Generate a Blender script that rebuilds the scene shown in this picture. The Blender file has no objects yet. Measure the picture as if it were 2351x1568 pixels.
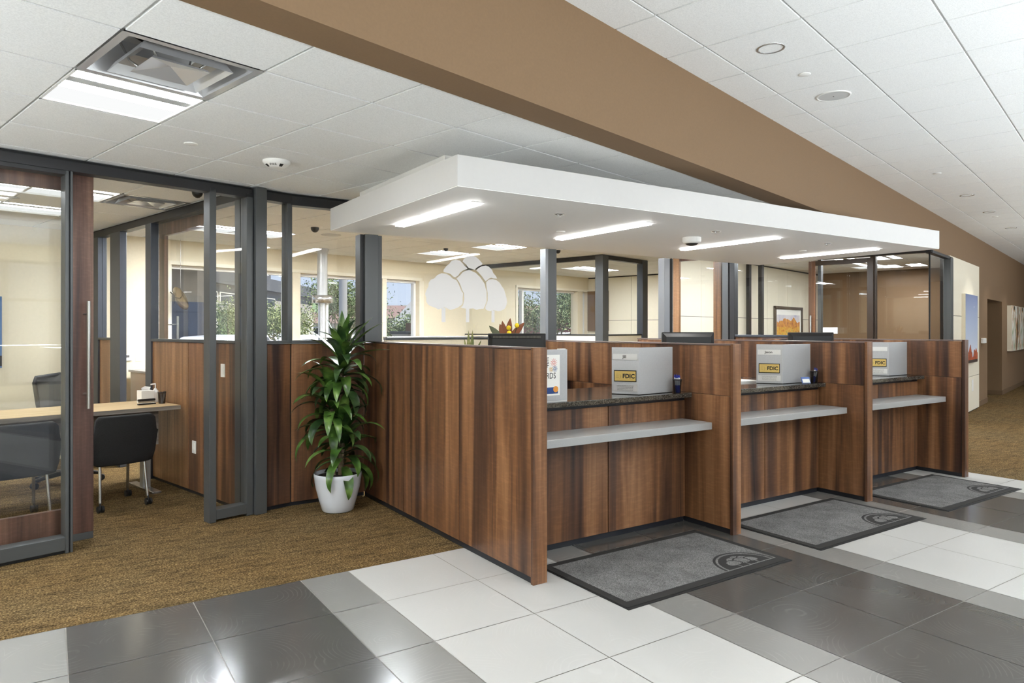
import bpy, math, random
from mathutils import Vector, Matrix
random.seed(7)
PI = math.pi
S = bpy.context.scene
COL = S.collection
AB = math.radians(13.968)                     # building grid against teller grid
CB, SB = math.cos(AB), math.sin(AB)
def bw(b, c): return (CB*b - SB*c, SB*b + CB*c)
MW = Matrix.Identity(4)
MB_ = Matrix.Rotation(AB, 4, 'Z')

# ------------------------------------------------------------------ materials
def lin(v):
    v = v/255.0
    return v/12.92 if v <= 0.04045 else ((v+0.055)/1.055)**2.4
def C(r, g, b): return (lin(r), lin(g), lin(b), 1.0)

class NT:
    def __init__(s, name):
        s.m = bpy.data.materials.new(name); s.m.use_nodes = True
        s.t = s.m.node_tree; s.t.nodes.clear()
        s.out = s.t.nodes.new('ShaderNodeOutputMaterial')
    def n(s, typ, **kw):
        nd = s.t.nodes.new(typ)
        for k, v in kw.items():
            if k.startswith('i_'):
                nd.inputs[k[2:].replace('_', ' ')].default_value = v
            else: setattr(nd, k, v)
        return nd
    def l(s, a, b): s.t.links.new(a, b)
    def pbsdf(s, color=(.8, .8, .8, 1), rough=.5, metal=0, spec=.5):
        p = s.n('ShaderNodeBsdfPrincipled')
        p.inputs['Base Color'].default_value = color
        p.inputs['Roughness'].default_value = rough
        p.inputs['Metallic'].default_value = metal
        p.inputs['Specular IOR Level'].default_value = spec
        s.l(p.outputs[0], s.out.inputs[0]); s.p = p
        return p
    def coord(s, scale, rnd=False, kind='Object'):
        tc = s.n('ShaderNodeTexCoord'); mp = s.n('ShaderNodeMapping')
        mp.inputs['Scale'].default_value = scale
        s.l(tc.outputs[kind], mp.inputs['Vector'])
        if rnd:
            oi = s.n('ShaderNodeObjectInfo'); ml = s.n('ShaderNodeMath', operation='MULTIPLY')
            ml.inputs[1].default_value = 37.0
            s.l(oi.outputs['Random'], ml.inputs[0]); s.l(ml.outputs[0], mp.inputs['Location'])
        return mp.outputs[0]
    def noise(s, vec, scale, detail=4, rough=.5, dist=0):
        t = s.n('ShaderNodeTexNoise'); t.inputs['Scale'].default_value = scale
        t.inputs['Detail'].default_value = detail; t.inputs['Roughness'].default_value = rough
        t.inputs['Distortion'].default_value = dist
        if vec is not None: s.l(vec, t.inputs['Vector'])
        return t.outputs['Fac']
    def ramp(s, fac, stops):
        r = s.n('ShaderNodeValToRGB'); e = r.color_ramp.elements
        while len(e) > 1: e.remove(e[-1])
        e[0].position, e[0].color = stops[0]
        for p, c in stops[1:]:
            x = e.new(p); x.color = c
        s.l(fac, r.inputs[0]); return r.outputs[0]
    def mix(s, a, b, fac, mode='MIX'):
        m = s.n('ShaderNodeMix', data_type='RGBA', blend_type=mode)
        for sock, v in ((m.inputs[6], a), (m.inputs[7], b), (m.inputs[0], fac)):
            if isinstance(v, (int, float, tuple)): sock.default_value = v
            else: s.l(v, sock)
        return m.outputs[2]
    def bump(s, h, strength=.1, dist=.002):
        b = s.n('ShaderNodeBump'); b.inputs['Strength'].default_value = strength
        b.inputs['Distance'].default_value = dist
        s.l(h, b.inputs['Height']); s.l(b.outputs[0], s.p.inputs['Normal'])

M = {}
def plain(name, col, rough=.5, metal=0, spec=.5):
    t = NT(name); t.pbsdf(col, rough, metal, spec); M[name] = t.m; return t
def speck(name, col, rough=.5, amt=.06, scale=60, bump=.05, metal=0, spec=.5):
    t = NT(name); t.pbsdf(col, rough, metal, spec)
    v = t.coord((1, 1, 1)); f = t.noise(v, scale, 3)
    lo = tuple(c*(1-amt) for c in col[:3])+(1,); hi = tuple(min(1, c*(1+amt)) for c in col[:3])+(1,)
    t.l(t.ramp(f, [(.3, lo), (.7, hi)]), t.p.inputs['Base Color'])
    if bump: t.bump(f, bump, .002)
    M[name] = t.m
def emit(name, col, strength):
    t = NT(name); e = t.n('ShaderNodeEmission'); e.inputs[0].default_value = col
    e.inputs[1].default_value = strength; t.l(e.outputs[0], t.out.inputs[0]); M[name] = t.m
def wood(name, cols, sc=(9, 9, .35), rough=.32, fine=.25, spec=.45):
    t = NT(name); t.pbsdf(rough=rough, spec=spec)
    v = t.coord(sc, True); f = t.noise(v, 1.0, 5, .55, .6)
    base = t.ramp(f, [(.33, cols[0]), (.44, cols[1]), (.54, cols[2]), (.67, cols[3])])
    v2 = t.coord((sc[0]*14, sc[1]*14, sc[2]*5), True); g = t.noise(v2, 1.0, 3, .6)
    gr = t.ramp(g, [(.3, (.55, .55, .55, 1)), (.65, (1.12, 1.12, 1.12, 1))])
    o = t.mix(base, gr, fine*2, 'MULTIPLY')
    v3 = t.coord((sc[0]*2.2, sc[1]*2.2, 60), True); h = t.noise(v3, 1.0, 2, .5, .3)
    o = t.mix(o, t.ramp(h, [(.5, (.86, .86, .86, 1)), (.62, (1.1, 1.1, 1.1, 1))]), .5, 'MULTIPLY')
    t.l(o, t.p.inputs['Base Color']); t.bump(g, .04, .001); M[name] = t.m

wood('walnut', [C(52, 37, 33), C(90, 62, 46), C(124, 85, 57), C(156, 112, 78)], (6, 6, .28), .32, .17)
wood('walnut_light', [C(96, 66, 42), C(126, 90, 58), C(150, 110, 76), C(170, 130, 94)])
wood('door_wood', [C(72, 50, 44), C(94, 67, 57), C(114, 84, 71), C(136, 104, 88)])
def hwood(name, cols, sc):
    t = NT(name); t.pbsdf(rough=.45)
    v = t.coord(sc); f = t.noise(v, 1, 5, .6, .8)
    t.l(t.ramp(f, [(.3, cols[0]), (.55, cols[1]), (.72, cols[2])]), t.p.inputs['Base Color']); M[name] = t.m
hwood('oak_top', [C(196, 165, 118), C(214, 186, 142), C(226, 202, 160)], (.8, 40, 10))
hwood('grey_oak', [C(112, 104, 96), C(142, 133, 124), C(168, 160, 150)], (1.2, 10, 26))
speck('carpet_loop', C(110, 90, 60), .95)
def carpet():
    t = NT('carpet_brown'); t.pbsdf(rough=.97, spec=.1)
    v = t.coord((1, 1, 1)); f = t.noise(v, 95, 3, .6)
    vs = t.coord((3.0, 11, 1)); g = t.noise(vs, 1.6, 4, .6, .4)
    big = t.noise(v, .9, 2, .5)
    a = t.ramp(f, [(.28, C(38, 29, 15)), (.47, C(94, 77, 50)), (.60, C(130, 111, 79)), (.74, C(170, 151, 116))])
    b = t.ramp(g, [(.30, (.42, .42, .42, 1)), (.5, (.9, .9, .9, 1)), (.7, (1.2, 1.2, 1.2, 1))])
    o = t.mix(a, b, .85, 'MULTIPLY')
    o = t.mix(o, t.ramp(big, [(.35, (1.0, .97, .92, 1)), (.65, (1.06, .96, .82, 1))]), 1.0, 'MULTIPLY')
    t.l(o, t.p.inputs['Base Color']); t.bump(f, .8, .006); M['carpet_brown'] = t.m
carpet()
def tile(name, col, arc, rough):
    t = NT(name); t.pbsdf(col, rough, 0, .5)
    v = t.coord((1, 1, 1))
    n1 = t.noise(v, .9, 1, .4)
    vo = t.n('ShaderNodeTexVoronoi'); vo.inputs['Scale'].default_value = 1.9; t.l(v, vo.inputs['Vector'])
    wob = t.noise(v, 3.0, 2, .5)
    sm = t.n('ShaderNodeMath', operation='MULTIPLY_ADD'); t.l(wob, sm.inputs[0]); sm.inputs[1].default_value = .10; t.l(vo.outputs['Distance'], sm.inputs[2])
    sq = t.n('ShaderNodeMath', operation='MULTIPLY'); t.l(sm.outputs[0], sq.inputs[0]); sq.inputs[1].default_value = 150
    sn = t.n('ShaderNodeMath', operation='SINE'); t.l(sq.outputs[0], sn.inputs[0])
    msk = t.noise(v, 4.5, 3, .6)
    mk = t.ramp(msk, [(.48, (0, 0, 0, 1)), (.62, (1, 1, 1, 1))])
    lines = t.ramp(sn.outputs[0], [(.70, (0, 0, 0, 1)), (1.0, (1, 1, 1, 1))])
    mm = t.mix(lines, mk, 1.0, 'MULTIPLY')
    va = .03 if col[0] > .5 else .09
    lo = tuple(c*(1-va) for c in col[:3])+(1,); hi = tuple(min(1, c*(1+va)) for c in col[:3])+(1,)
    o = t.ramp(n1, [(.3, lo), (.7, hi)])
    ml = t.n('ShaderNodeMath', operation='MULTIPLY'); t.l(mm, ml.inputs[0]); ml.inputs[1].default_value = arc
    o = t.mix(o, tuple(min(1, c*1.9+.03) for c in col[:3])+(1,), ml.outputs[0])
    t.l(o, t.p.inputs['Base Color'])
    M[name] = t.m
tile('tile_dark', C(80, 78, 75), .30, .17)
tile('tile_mid', C(132, 130, 126), .14, .26)
tile('tile_white', C(190, 188, 184), .05, .3)
plain('grout', C(150, 146, 138), .8)
def granite():
    t = NT('granite'); t.pbsdf(rough=.07, spec=.6)
    v = t.coord((1, 1, 1)); f = t.noise(v, 85, 4, .7); g = t.noise(v, 24, 3, .6)
    a = t.ramp(f, [(.35, C(30, 29, 28)), (.5, C(66, 63, 58)), (.62, C(104, 98, 90)), (.7, C(58, 58, 58))])
    t.l(t.mix(a, t.ramp(g, [(.4, (.6, .6, .6, 1)), (.6, (1.1, 1.1, 1.1, 1))]), .8, 'MULTIPLY'), t.p.inputs['Base Color']); M['granite'] = t.m
granite()
def glass():
    t = NT('clear_glass')
    fr = t.n('ShaderNodeFresnel'); fr.inputs[0].default_value = 1.6
    ge = t.n('ShaderNodeNewGeometry'); sub = t.n('ShaderNodeMath', operation='SUBTRACT'); sub.inputs[0].default_value = 1
    t.l(ge.outputs['Backfacing'], sub.inputs[1])
    ml = t.n('ShaderNodeMath', operation='MULTIPLY'); t.l(fr.outputs[0], ml.inputs[0]); t.l(sub.outputs[0], ml.inputs[1])
    tr = t.n('ShaderNodeBsdfTransparent'); tr.inputs[0].default_value = (.985, .99, .985, 1)
    gl = t.n('ShaderNodeBsdfGlossy'); gl.inputs['Roughness'].default_value = 0.0
    mx = t.n('ShaderNodeMixShader'); t.l(ml.outputs[0], mx.inputs[0]); t.l(tr.outputs[0], mx.inputs[1]); t.l(gl.outputs[0], mx.inputs[2])
    t.l(mx.outputs[0], t.out.inputs[0]); M['clear_glass'] = t.m
glass()
plain('anodised', C(84, 86, 87), .4, .4)
plain('anodised_dark', C(44, 44, 46), .42, .3)
plain('silver_frame', C(140, 142, 146), .35, .5)
plain('anodised_blue', C(80, 84, 92), .35, .6)
plain('black_gap', C(14, 14, 14), .6)
plain('steel', C(196, 196, 194), .25, .9)
plain('chrome', C(215, 216, 218), .12, 1.0)
speck('grey_metal', C(174, 174, 173), .38, .03, 140, .02, .35)
speck('screen_grey', C(180, 180, 181), .45, .03, 90, .02, .15)
speck('white_paint', C(233, 231, 227), .6, .01, 30, .0)
speck('canopy_white_dim', C(206, 204, 202), .6, .008, 30, .0)  # canopy paint darkened to offset the strong light on its fascia
speck('canopy_white_lit', C(246, 246, 245), .5, .006, 30, .0)  # same canopy paint lightened, standing in for light on the underside
speck('cream_wall', C(222, 210, 184), .75, .02, 40, .03)
speck('cream_panel', C(230, 222, 202), .6, .012, 20, .0)
speck('brown_wall', C(126, 100, 72), .75, .03, 80, .05)
plain('brown_trim', C(108, 84, 58), .6)
plain('dark_kick', C(26, 28, 34), .45)
plain('cap_trim', C(112, 96, 92), .4, .3)
def ceil_tile():
    t = NT('ceiling_tile'); t.pbsdf(C(238, 238, 236), .9, 0, .15)
    v = t.coord((1, 1, 1)); f = t.noise(v, 160, 3, .6)
    t.l(t.ramp(f, [(.35, C(228, 228, 226)), (.6, C(241, 241, 239))]), t.p.inputs['Base Color']); t.bump(f, .15, .002); M['ceiling_tile'] = t.m
ceil_tile()
plain('tee_white', C(196, 196, 194), .55)
plain('lamp_gloss', C(206, 206, 207), .2, .45)
plain('black_plastic', C(22, 22, 23), .38)
plain('black_rubber', C(16, 16, 17), .6)
speck('black_fabric', C(30, 29, 29), .95, .35, 220, .3)
speck('mesh_grey', C(92, 92, 92), .9, .15, 300, .1)
plain('screen_black', C(10, 10, 12), .2)
plain('monitor_ridge', C(92, 90, 84), .3, .4)
def meshblack():
    t = NT('mesh_black'); tr = t.n('ShaderNodeBsdfTransparent'); p = t.n('ShaderNodeBsdfPrincipled'); p.inputs['Base Color'].default_value = C(20, 20, 21); p.inputs['Roughness'].default_value = .5
    mx = t.n('ShaderNodeMixShader'); mx.inputs[0].default_value = .38; t.l(tr.outputs[0], mx.inputs[1]); t.l(p.outputs[0], mx.inputs[2]); t.l(mx.outputs[0], t.out.inputs[0]); M['mesh_black'] = t.m
meshblack()
plain('white_plastic', C(238, 237, 233), .4)
plain('white_ceramic', C(214, 218, 226), .22, 0, .6)
speck('soil', C(52, 42, 34), .95, .4, 60, .6)
plain('paper', C(240, 238, 232), .7)
plain('gold', C(214, 184, 108), .35, .4)
plain('ink', C(20, 18, 16), .6)
plain('ink_soft', C(90, 86, 82), .7)
plain('ink_gold', C(176, 146, 84), .5)
plain('silver_label', C(214, 214, 214), .3, .5)
plain('pen_blue', C(24, 44, 150), .3)
plain('pen_white', C(226, 228, 234), .3)
plain('card_blue', C(92, 118, 180), .5)
plain('red_spark', C(214, 108, 100), .6)
plain('blue_spark', C(52, 92, 140), .6)
plain('tan_spark', C(214, 176, 120), .6)
plain('poster_navy', C(28, 66, 128), .5)
plain('seal_orange', C(226, 150, 60), .5)
plain('frost', C(226, 226, 226), .55)
plain('bronze', C(128, 112, 90), .25, .8)
plain('yellow', C(236, 206, 30), .7)
plain('rust_leaf', C(124, 70, 36), .6)
plain('olive_leaf', C(84, 88, 62), .55)
plain('frame_dark', C(58, 42, 28), .4)
plain('mat_black', C(38, 36, 34), .9)
def matgrey():
    t = NT('mat_grey'); t.pbsdf(rough=.97, spec=.1); v = t.coord((1, 1, 1)); f = t.noise(v, 170, 2, .6); g = t.noise(v, 5, 4, .6)
    a = t.ramp(f, [(.3, C(78, 77, 75)), (.7, C(146, 144, 142))])
    t.l(t.mix(a, t.ramp(g, [(.35, (.72, .72, .72, 1)), (.6, (1.05, 1.05, 1.05, 1))]), .9, 'MULTIPLY'), t.p.inputs['Base Color'])
    t.bump(f, .5, .004); M['mat_grey'] = t.m
matgrey()
def leafmat(name, c0, c1, c2, rough=.28):
    t = NT(name); t.pbsdf(rough=rough, spec=.5); v = t.coord((1, 1, 1), True); f = t.noise(v, 9, 3, .5)
    t.l(t.ramp(f, [(.3, c0), (.5, c1), (.72, c2)]), t.p.inputs['Base Color']); M[name] = t.m
leafmat('leaf_green', C(28, 48, 20), C(62, 94, 36), C(118, 146, 74))
leafmat('leaf_dark', C(20, 36, 20), C(42, 66, 34), C(84, 108, 62))
leafmat('tree_leaf', C(92, 102, 62), C(130, 140, 90), C(170, 176, 126), .7)
leafmat('tree_leaf_deep', C(70, 86, 54), C(104, 120, 78), C(144, 156, 110), .7)
leafmat('snake_leaf', C(52, 66, 34), C(96, 104, 52), C(150, 146, 86), .4)
speck('cane', C(92, 78, 60), .85, .3, 50, .4)
speck('bark', C(148, 138, 112), .85, .2, 14, .3)
speck('stucco_grey', C(150, 146, 138), .85, .05, 6, .1)
speck('stucco_light', C(206, 202, 190), .85, .04, 6, .1)
speck('stucco_dark', C(84, 80, 78), .85, .06, 6, .1)
def ribbed():
    t = NT('ribbed_metal'); t.pbsdf(C(112, 112, 114), .5, .3); v = t.coord((1, 1, 1))
    w = t.n('ShaderNodeTexWave'); w.inputs['Scale'].default_value = 1.3; t.l(v, w.inputs['Vector'])
    t.l(t.ramp(w.outputs['Fac'], [(.3, C(96, 96, 98)), (.6, C(128, 128, 130))]), t.p.inputs['Base Color']); M['ribbed_metal'] = t.m
ribbed()
plain('green_panel', C(104, 124, 72), .6)
plain('window_dark', C(44, 46, 48), .12)
plain('car_white', C(232, 233, 236), .2)
plain('car_glass', C(30, 34, 40), .08)
plain('roof_red', C(128, 104, 96), .8)
plain('wall_red', C(150, 92, 94), .8)
speck('asphalt', C(120, 118, 114), .9, .06, 5, .1)
speck('hill_green', C(110, 128, 92), .95, .15, 2, .2)
plain('sign_brown', C(84, 64, 46), .5)
plain('picture_blue', C(70, 108, 158), .5)
emit('lamp_white', (.9, .95, 1, 1), 40)
emit('lamp_office', (.9, .95, 1, 1), 9.5)
emit('lamp_corner', (.93, .96, 1, 1), 24)
emit('lamp_staff', (.9, .95, 1, 1), 70)
emit('lamp_soft', (.99, 1, 1, 1), .44)
emit('lamp_strip', (1, .985, .96, 1), 15)
emit('lamp_down', (1, .97, .92, 1), 3.0)
def painting(name, kind, h):
    t = NT(name); t.pbsdf(rough=.6); tc = t.n('ShaderNodeTexCoord'); sp = t.n('ShaderNodeSeparateXYZ'); t.l(tc.outputs['Object'], sp.inputs[0])
    v = t.coord((1, 1, 1)); n = t.noise(v, 5, 4, .6); n2 = t.noise(v, 14, 4, .7)
    z = t.n('ShaderNodeMath', operation='DIVIDE'); t.l(sp.outputs['Z'], z.inputs[0]); z.inputs[1].default_value = h
    def ridge(amp, off):
        m = t.n('ShaderNodeMath', operation='MULTIPLY_ADD'); t.l(t.noise(t.coord((1, 1, .15)), 3.2, 3, .5), m.inputs[0]); m.inputs[1].default_value = amp; m.inputs[2].default_value = off
        lt = t.n('ShaderNodeMath', operation='LESS_THAN'); t.l(z.outputs[0], lt.inputs[0]); t.l(m.outputs[0], lt.inputs[1]); return lt.outputs[0]
    if kind == 'land':
        sky = t.mix(t.ramp(z.outputs[0], [(.4, C(214, 208, 206)), (1, C(206, 202, 208))]), C(150, 148, 196), t.ramp(n, [(.5, (0, 0, 0, 1)), (.68, (1, 1, 1, 1))]))
        rock = t.ramp(n2, [(.3, C(150, 78, 40)), (.5, C(206, 136, 56)), (.65, C(232, 170, 70))])
        brush = t.ramp(n2, [(.3, C(120, 92, 30)), (.45, C(216, 138, 30)), (.55, C(226, 178, 60)), (.7, C(150, 140, 60))])
        o = t.mix(sky, rock, ridge(.4, .70)); lt = t.n('ShaderNodeMath', operation='LESS_THAN'); t.l(z.outputs[0], lt.inputs[0]); lt.inputs[1].default_value = .78
        o = t.mix(o, brush, lt.outputs[0])
    elif kind == 'sky':
        sky = t.ramp(z.outputs[0], [(.15, C(206, 214, 228)), (.5, C(170, 182, 206)), (1, C(112, 124, 160))])
        rock = t.ramp(n2, [(.3, C(96, 44, 24)), (.55, C(180, 84, 44)), (.7, C(206, 112, 62))])
        o = t.mix(sky, rock, ridge(.5, -.10))
        lt = t.n('ShaderNodeMath', operation='LESS_THAN'); t.l(z.outputs[0], lt.inputs[0]); lt.inputs[1].default_value = .045
        o = t.mix(o, C(60, 46, 36), lt.outputs[0])
    else:
        vs = t.coord((5, 5, 1.3)); a = t.noise(vs, 1, 3, .6, 1.2)
        o = t.ramp(a, [(.26, C(40, 36, 30)), (.38, C(70, 66, 52)), (.44, C(196, 140, 66)), (.5, C(238, 236, 228)), (.58, C(226, 224, 214)), (.63, C(120, 140, 66)), (.72, C(238, 238, 232))])
    t.l(o, t.p.inputs['Base Color']); M[name] = t.m
painting('paint_land', 'land', .95); painting('paint_sky', 'sky', 1.24); painting('paint_abs', 'abs', 1.1)

# ------------------------------------------------------------------ mesh building
class MB:
    def __init__(s): s.v = []; s.f = []; s.sm = []; s.mi = []
    def _add(s, vs, fs, smooth=False, mi=0):
        o = len(s.v); s.v += [tuple(p) for p in vs]
        for f in fs: s.f.append(tuple(i+o for i in f)); s.sm.append(smooth); s.mi.append(mi)
        return s
    def box(s, x0, x1, y0, y1, z0, z1, mi=0):
        x0, x1 = sorted((x0, x1)); y0, y1 = sorted((y0, y1)); z0, z1 = sorted((z0, z1))
        return s._add([(x0, y0, z0), (x1, y0, z0), (x1, y1, z0), (x0, y1, z0), (x0, y0, z1), (x1, y0, z1), (x1, y1, z1), (x0, y1, z1)],
                      [(0, 3, 2, 1), (4, 5, 6, 7), (0, 1, 5, 4), (1, 2, 6, 5), (2, 3, 7, 6), (3, 0, 4, 7)], False, mi)
    def prism(s, pts, z0, z1, mi=0):
        n = len(pts)
        a = sum(pts[i][0]*pts[(i+1) % n][1]-pts[(i+1) % n][0]*pts[i][1] for i in range(n))
        if a < 0: pts = pts[::-1]
        return s._add([(x, y, z0) for x, y in pts]+[(x, y, z1) for x, y in pts],
                      [tuple(range(n-1, -1, -1)), tuple(range(n, 2*n))]+[(i, (i+1) % n, n+(i+1) % n, n+i) for i in range(n)], False, mi)
    def extr(s, pts, o, r, u, d, mi=0):             # 2-D outline in plane (o; r,u), thickness along d
        o, r, u, d = Vector(o), Vector(r), Vector(u), Vector(d); n = len(pts)
        a = [o+r*p[0]+u*p[1] for p in pts]; b = [p+d for p in a]
        ar = sum(pts[i][0]*pts[(i+1) % n][1]-pts[(i+1) % n][0]*pts[i][1] for i in range(n))
        fs = [tuple(range(n)), tuple(range(2*n-1, n-1, -1))]+[(i, n+i, n+(i+1) % n, (i+1) % n) for i in range(n)]
        flip = (ar*(r.cross(u)).dot(d)) > 0
        if flip: fs = [f[::-1] for f in fs]
        return s._add(a+b, fs, False, mi)
    def quad(s, a, b, c, d, mi=0): return s._add([a, b, c, d], [(0, 1, 2, 3)], False, mi)
    def tube(s, pts, r, n=10, cap=True, mi=0):
        pts = [Vector(p) for p in pts]; rs = r if isinstance(r, (list, tuple)) else [r]*len(pts)
        vs, fs = [], []; up = Vector((0, 0, 1)); pa = None
        for i, p in enumerate(pts):
            d = (pts[min(i+1, len(pts)-1)]-pts[max(i-1, 0)]).normalized()
            if pa is None:
                a = d.cross(up)
                if a.length < 1e-3: a = d.cross(Vector((1, 0, 0)))
            else: a = pa-d*pa.dot(d)
            a.normalize(); pa = a; b = d.cross(a)
            for k in range(n):
                t = 2*PI*k/n; vs.append(p+(a*math.cos(t)+b*math.sin(t))*rs[i])
        for i in range(len(pts)-1):
            for k in range(n): fs.append((i*n+k, i*n+(k+1) % n, (i+1)*n+(k+1) % n, (i+1)*n+k))
        s._add(vs, fs, True, mi)
        if cap:
            s._add(vs[:n], [tuple(range(n-1, -1, -1))], False, mi); s._add(vs[-n:], [tuple(range(n))], False, mi)
        return s
    def lathe(s, prof, cx=0, cy=0, n=32, mi=0, cap=True):
        vs, fs = [], []
        for r, z in prof:
            for k in range(n):
                t = 2*PI*k/n; vs.append((cx+r*math.cos(t), cy+r*math.sin(t), z))
        for i in range(len(prof)-1):
            for k in range(n): fs.append((i*n+k, i*n+(k+1) % n, (i+1)*n+(k+1) % n, (i+1)*n+k))
        s._add(vs, fs, True, mi)
        if cap:
            if prof[0][0] > 1e-5: s._add(vs[:n], [tuple(range(n-1, -1, -1))], False, mi)
            if prof[-1][0] > 1e-5: s._add(vs[-n:], [tuple(range(n))], False, mi)
        return s
    def ball(s, c, r, n=10, m=14, sz=1.0, mi=0):
        prof = [(max(1e-6, r*math.sin(PI*i/n)), -r*sz*math.cos(PI*i/n)) for i in range(n+1)]
        vs = []
        for q, z in prof:
            for k in range(m): vs.append((c[0]+q*math.cos(2*PI*k/m), c[1]+q*math.sin(2*PI*k/m), c[2]+z))
        fs = [(i*m+k, i*m+(k+1) % m, (i+1)*m+(k+1) % m, (i+1)*m+k) for i in range(n) for k in range(m)]
        return s._add(vs, fs, True, mi)
    def xf(s, mat):
        s.v = [tuple(mat @ Vector(p)) for p in s.v]; return s

INV = {}                                             # inverse world matrix of every root, by name
def tag(o, label=None, cat=None, group=None, kind=None):
    for k, v in (('label', label), ('category', cat), ('group', group), ('kind', kind)):
        if v: o[k] = v
    return o
def build(name, mb, mat, parent=None, frame=MW, bevel=0, origin=None):
    """one mesh object; mb is in the given frame's coordinates (teller grid, or building grid)"""
    me = bpy.data.meshes.new(name)
    m = frame
    if parent is not None: m = INV[parent.name] @ frame
    elif origin is not None: m = Matrix.Translation(-Vector(origin)) @ frame
    vs = [m @ Vector(p) for p in mb.v]
    me.from_pydata([tuple(p) for p in vs], [], mb.f)
    me.polygons.foreach_set('use_smooth', mb.sm); me.polygons.foreach_set('material_index', mb.mi)
    for x in (mat if isinstance(mat, (list, tuple)) else [mat]): me.materials.append(M[x])
    me.update()
    o = bpy.data.objects.new(name, me); COL.objects.link(o)
    if parent is not None:
        o.parent = parent; INV[o.name] = INV[parent.name]
    elif origin is not None:
        o.location = origin; INV[o.name] = Matrix.Translation(-Vector(origin))
    else: INV[o.name] = Matrix.Identity(4)
    if bevel:
        b = o.modifiers.new('edge', 'BEVEL'); b.width = bevel; b.segments = 2; b.limit_method = 'ANGLE'
    return o
def thing(name, loc, label=None, cat=None, group=None, kind=None, rz=0, frame=MW):
    o = bpy.data.objects.new(name, None); COL.objects.link(o)
    mw = frame @ Matrix.Translation(loc) @ Matrix.Rotation(rz, 4, 'Z')
    o.matrix_world = mw; o.location = mw.translation; o.rotation_euler = mw.to_euler()
    o.empty_display_size = .1
    INV[o.name] = mw.inverted()
    return tag(o, label, cat, group, kind)
def local(name, mb, mat, parent, bevel=0):           # mb already in the parent's own coordinates
    return build(name, mb, mat, parent, INV[parent.name].inverted(), bevel)
def struct(name, mb, mat, frame=MW):
    return tag(build(name, mb, mat, None, frame), kind='structure')
def dup(root, loc, rz, label, frame=MW):
    def cp(o, parent):
        c = o.copy(); COL.objects.link(c); c.parent = parent
        for ch in [x for x in o.children]: cp(ch, c)
        return c
    r = root.copy(); COL.objects.link(r)
    mw = frame @ Matrix.Translation(loc) @ Matrix.Rotation(rz, 4, 'Z')
    r.location = mw.translation; r.rotation_euler = mw.to_euler(); INV[r.name] = mw.inverted()
    for ch in list(root.children): cp(ch, r)
    r['label'] = label
    return r
def text(name, s, size, o, r, u, mat, parent, thick=.0006, align='CENTER', lead=1.0, sx=1.0, bold=0):
    cu = bpy.data.curves.new(name, 'FONT'); cu.body = s; cu.size = size; cu.align_x = align; cu.align_y = 'CENTER'
    cu.extrude = thick; cu.space_line = lead; cu.offset = bold*size; cu.resolution_u = 3
    tmp = bpy.data.objects.new('tmp_text', cu); COL.objects.link(tmp)
    bpy.context.view_layer.update()
    me = bpy.data.meshes.new_from_object(tmp.evaluated_get(bpy.context.evaluated_depsgraph_get()))
    bpy.data.objects.remove(tmp); bpy.data.curves.remove(cu)
    r, u, o = Vector(r).normalized(), Vector(u).normalized(), Vector(o); n = r.cross(u)
    inv = INV[parent.name]
    for v in me.vertices: v.co = inv @ (o+r*(v.co.x*sx)+u*v.co.y+n*v.co.z)
    me.materials.clear(); me.materials.append(M[mat]); me.name = name
    ob = bpy.data.objects.new(name, me); COL.objects.link(ob); ob.parent = parent; INV[ob.name] = inv
    return ob

# ------------------------------------------------------------------ camera
H = 1.56
cam = bpy.data.cameras.new('camera'); co = bpy.data.objects.new('camera', cam); COL.objects.link(co)
cam.sensor_width = 36; cam.lens = 1595.16/2351*36; cam.shift_x = 0; cam.shift_y = (756.0-784)/2351
cam.clip_end = 400; cam.clip_start = .05
co.location = (0, 0, H); co.rotation_euler = (PI/2, 0, math.radians(56.354-90))
S.camera = co

# ------------------------------------------------------------------ floor
T = .613
def floor():
    m = MB()
    xs = [.070]; kinds = []
    seq = [('d', 2), ('s', 0), ('w', 2), ('s', 0)]
    x = .070; i = 0; cells = []
    while x < 8.1:
        k, n = seq[i % 4]
        for _ in range(max(1, n)):
            w = T if n else T/2
            cells.append((x, min(x+w, 8.13), k)); x += w
        i += 1
    x = .070; i = -1
    while x > -7:
        k, n = seq[i % 4]
        for _ in range(max(1, n)):
            w = T if n else T/2
            cells.append((x-w, x, k)); x -= w
        i -= 1
    ys = [4.320]+[4.333-T*k for k in range(1, 19)]
    g = .0026
    m.quad((-7.2, -6.8, -.003), (8.13, -6.8, -.003), (8.13, 4.325, -.003), (-7.2, 4.325, -.003), 3)
    mi = {'d': 0, 's': 1, 'w': 2}
    for x0, x1, k in cells:
        for y1, y0 in zip(ys, ys[1:]):
            m.quad((x0+g, y0+g, 0), (x1-g, y0+g, 0), (x1-g, y1-g, 0), (x0+g, y1-g, 0), mi[k])
    struct('floor', m, ['tile_dark', 'tile_mid', 'tile_white', 'grout'])
    c = MB()
    c.quad((-9, 4.325, -.002), (8.13, 4.325, -.002), (8.13, 22, -.002), (-9, 22, -.002))
    c.quad((8.13, -6.8, -.002), (34, -6.8, -.002), (34, 22, -.002), (8.13, 22, -.002))
    struct('floor_carpet', c, 'carpet_brown')
    u = MB(); u.box(-9, 34, -6.8, 22, -.14, -.01); struct('floor_slab', u, 'grout')
floor()

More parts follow.
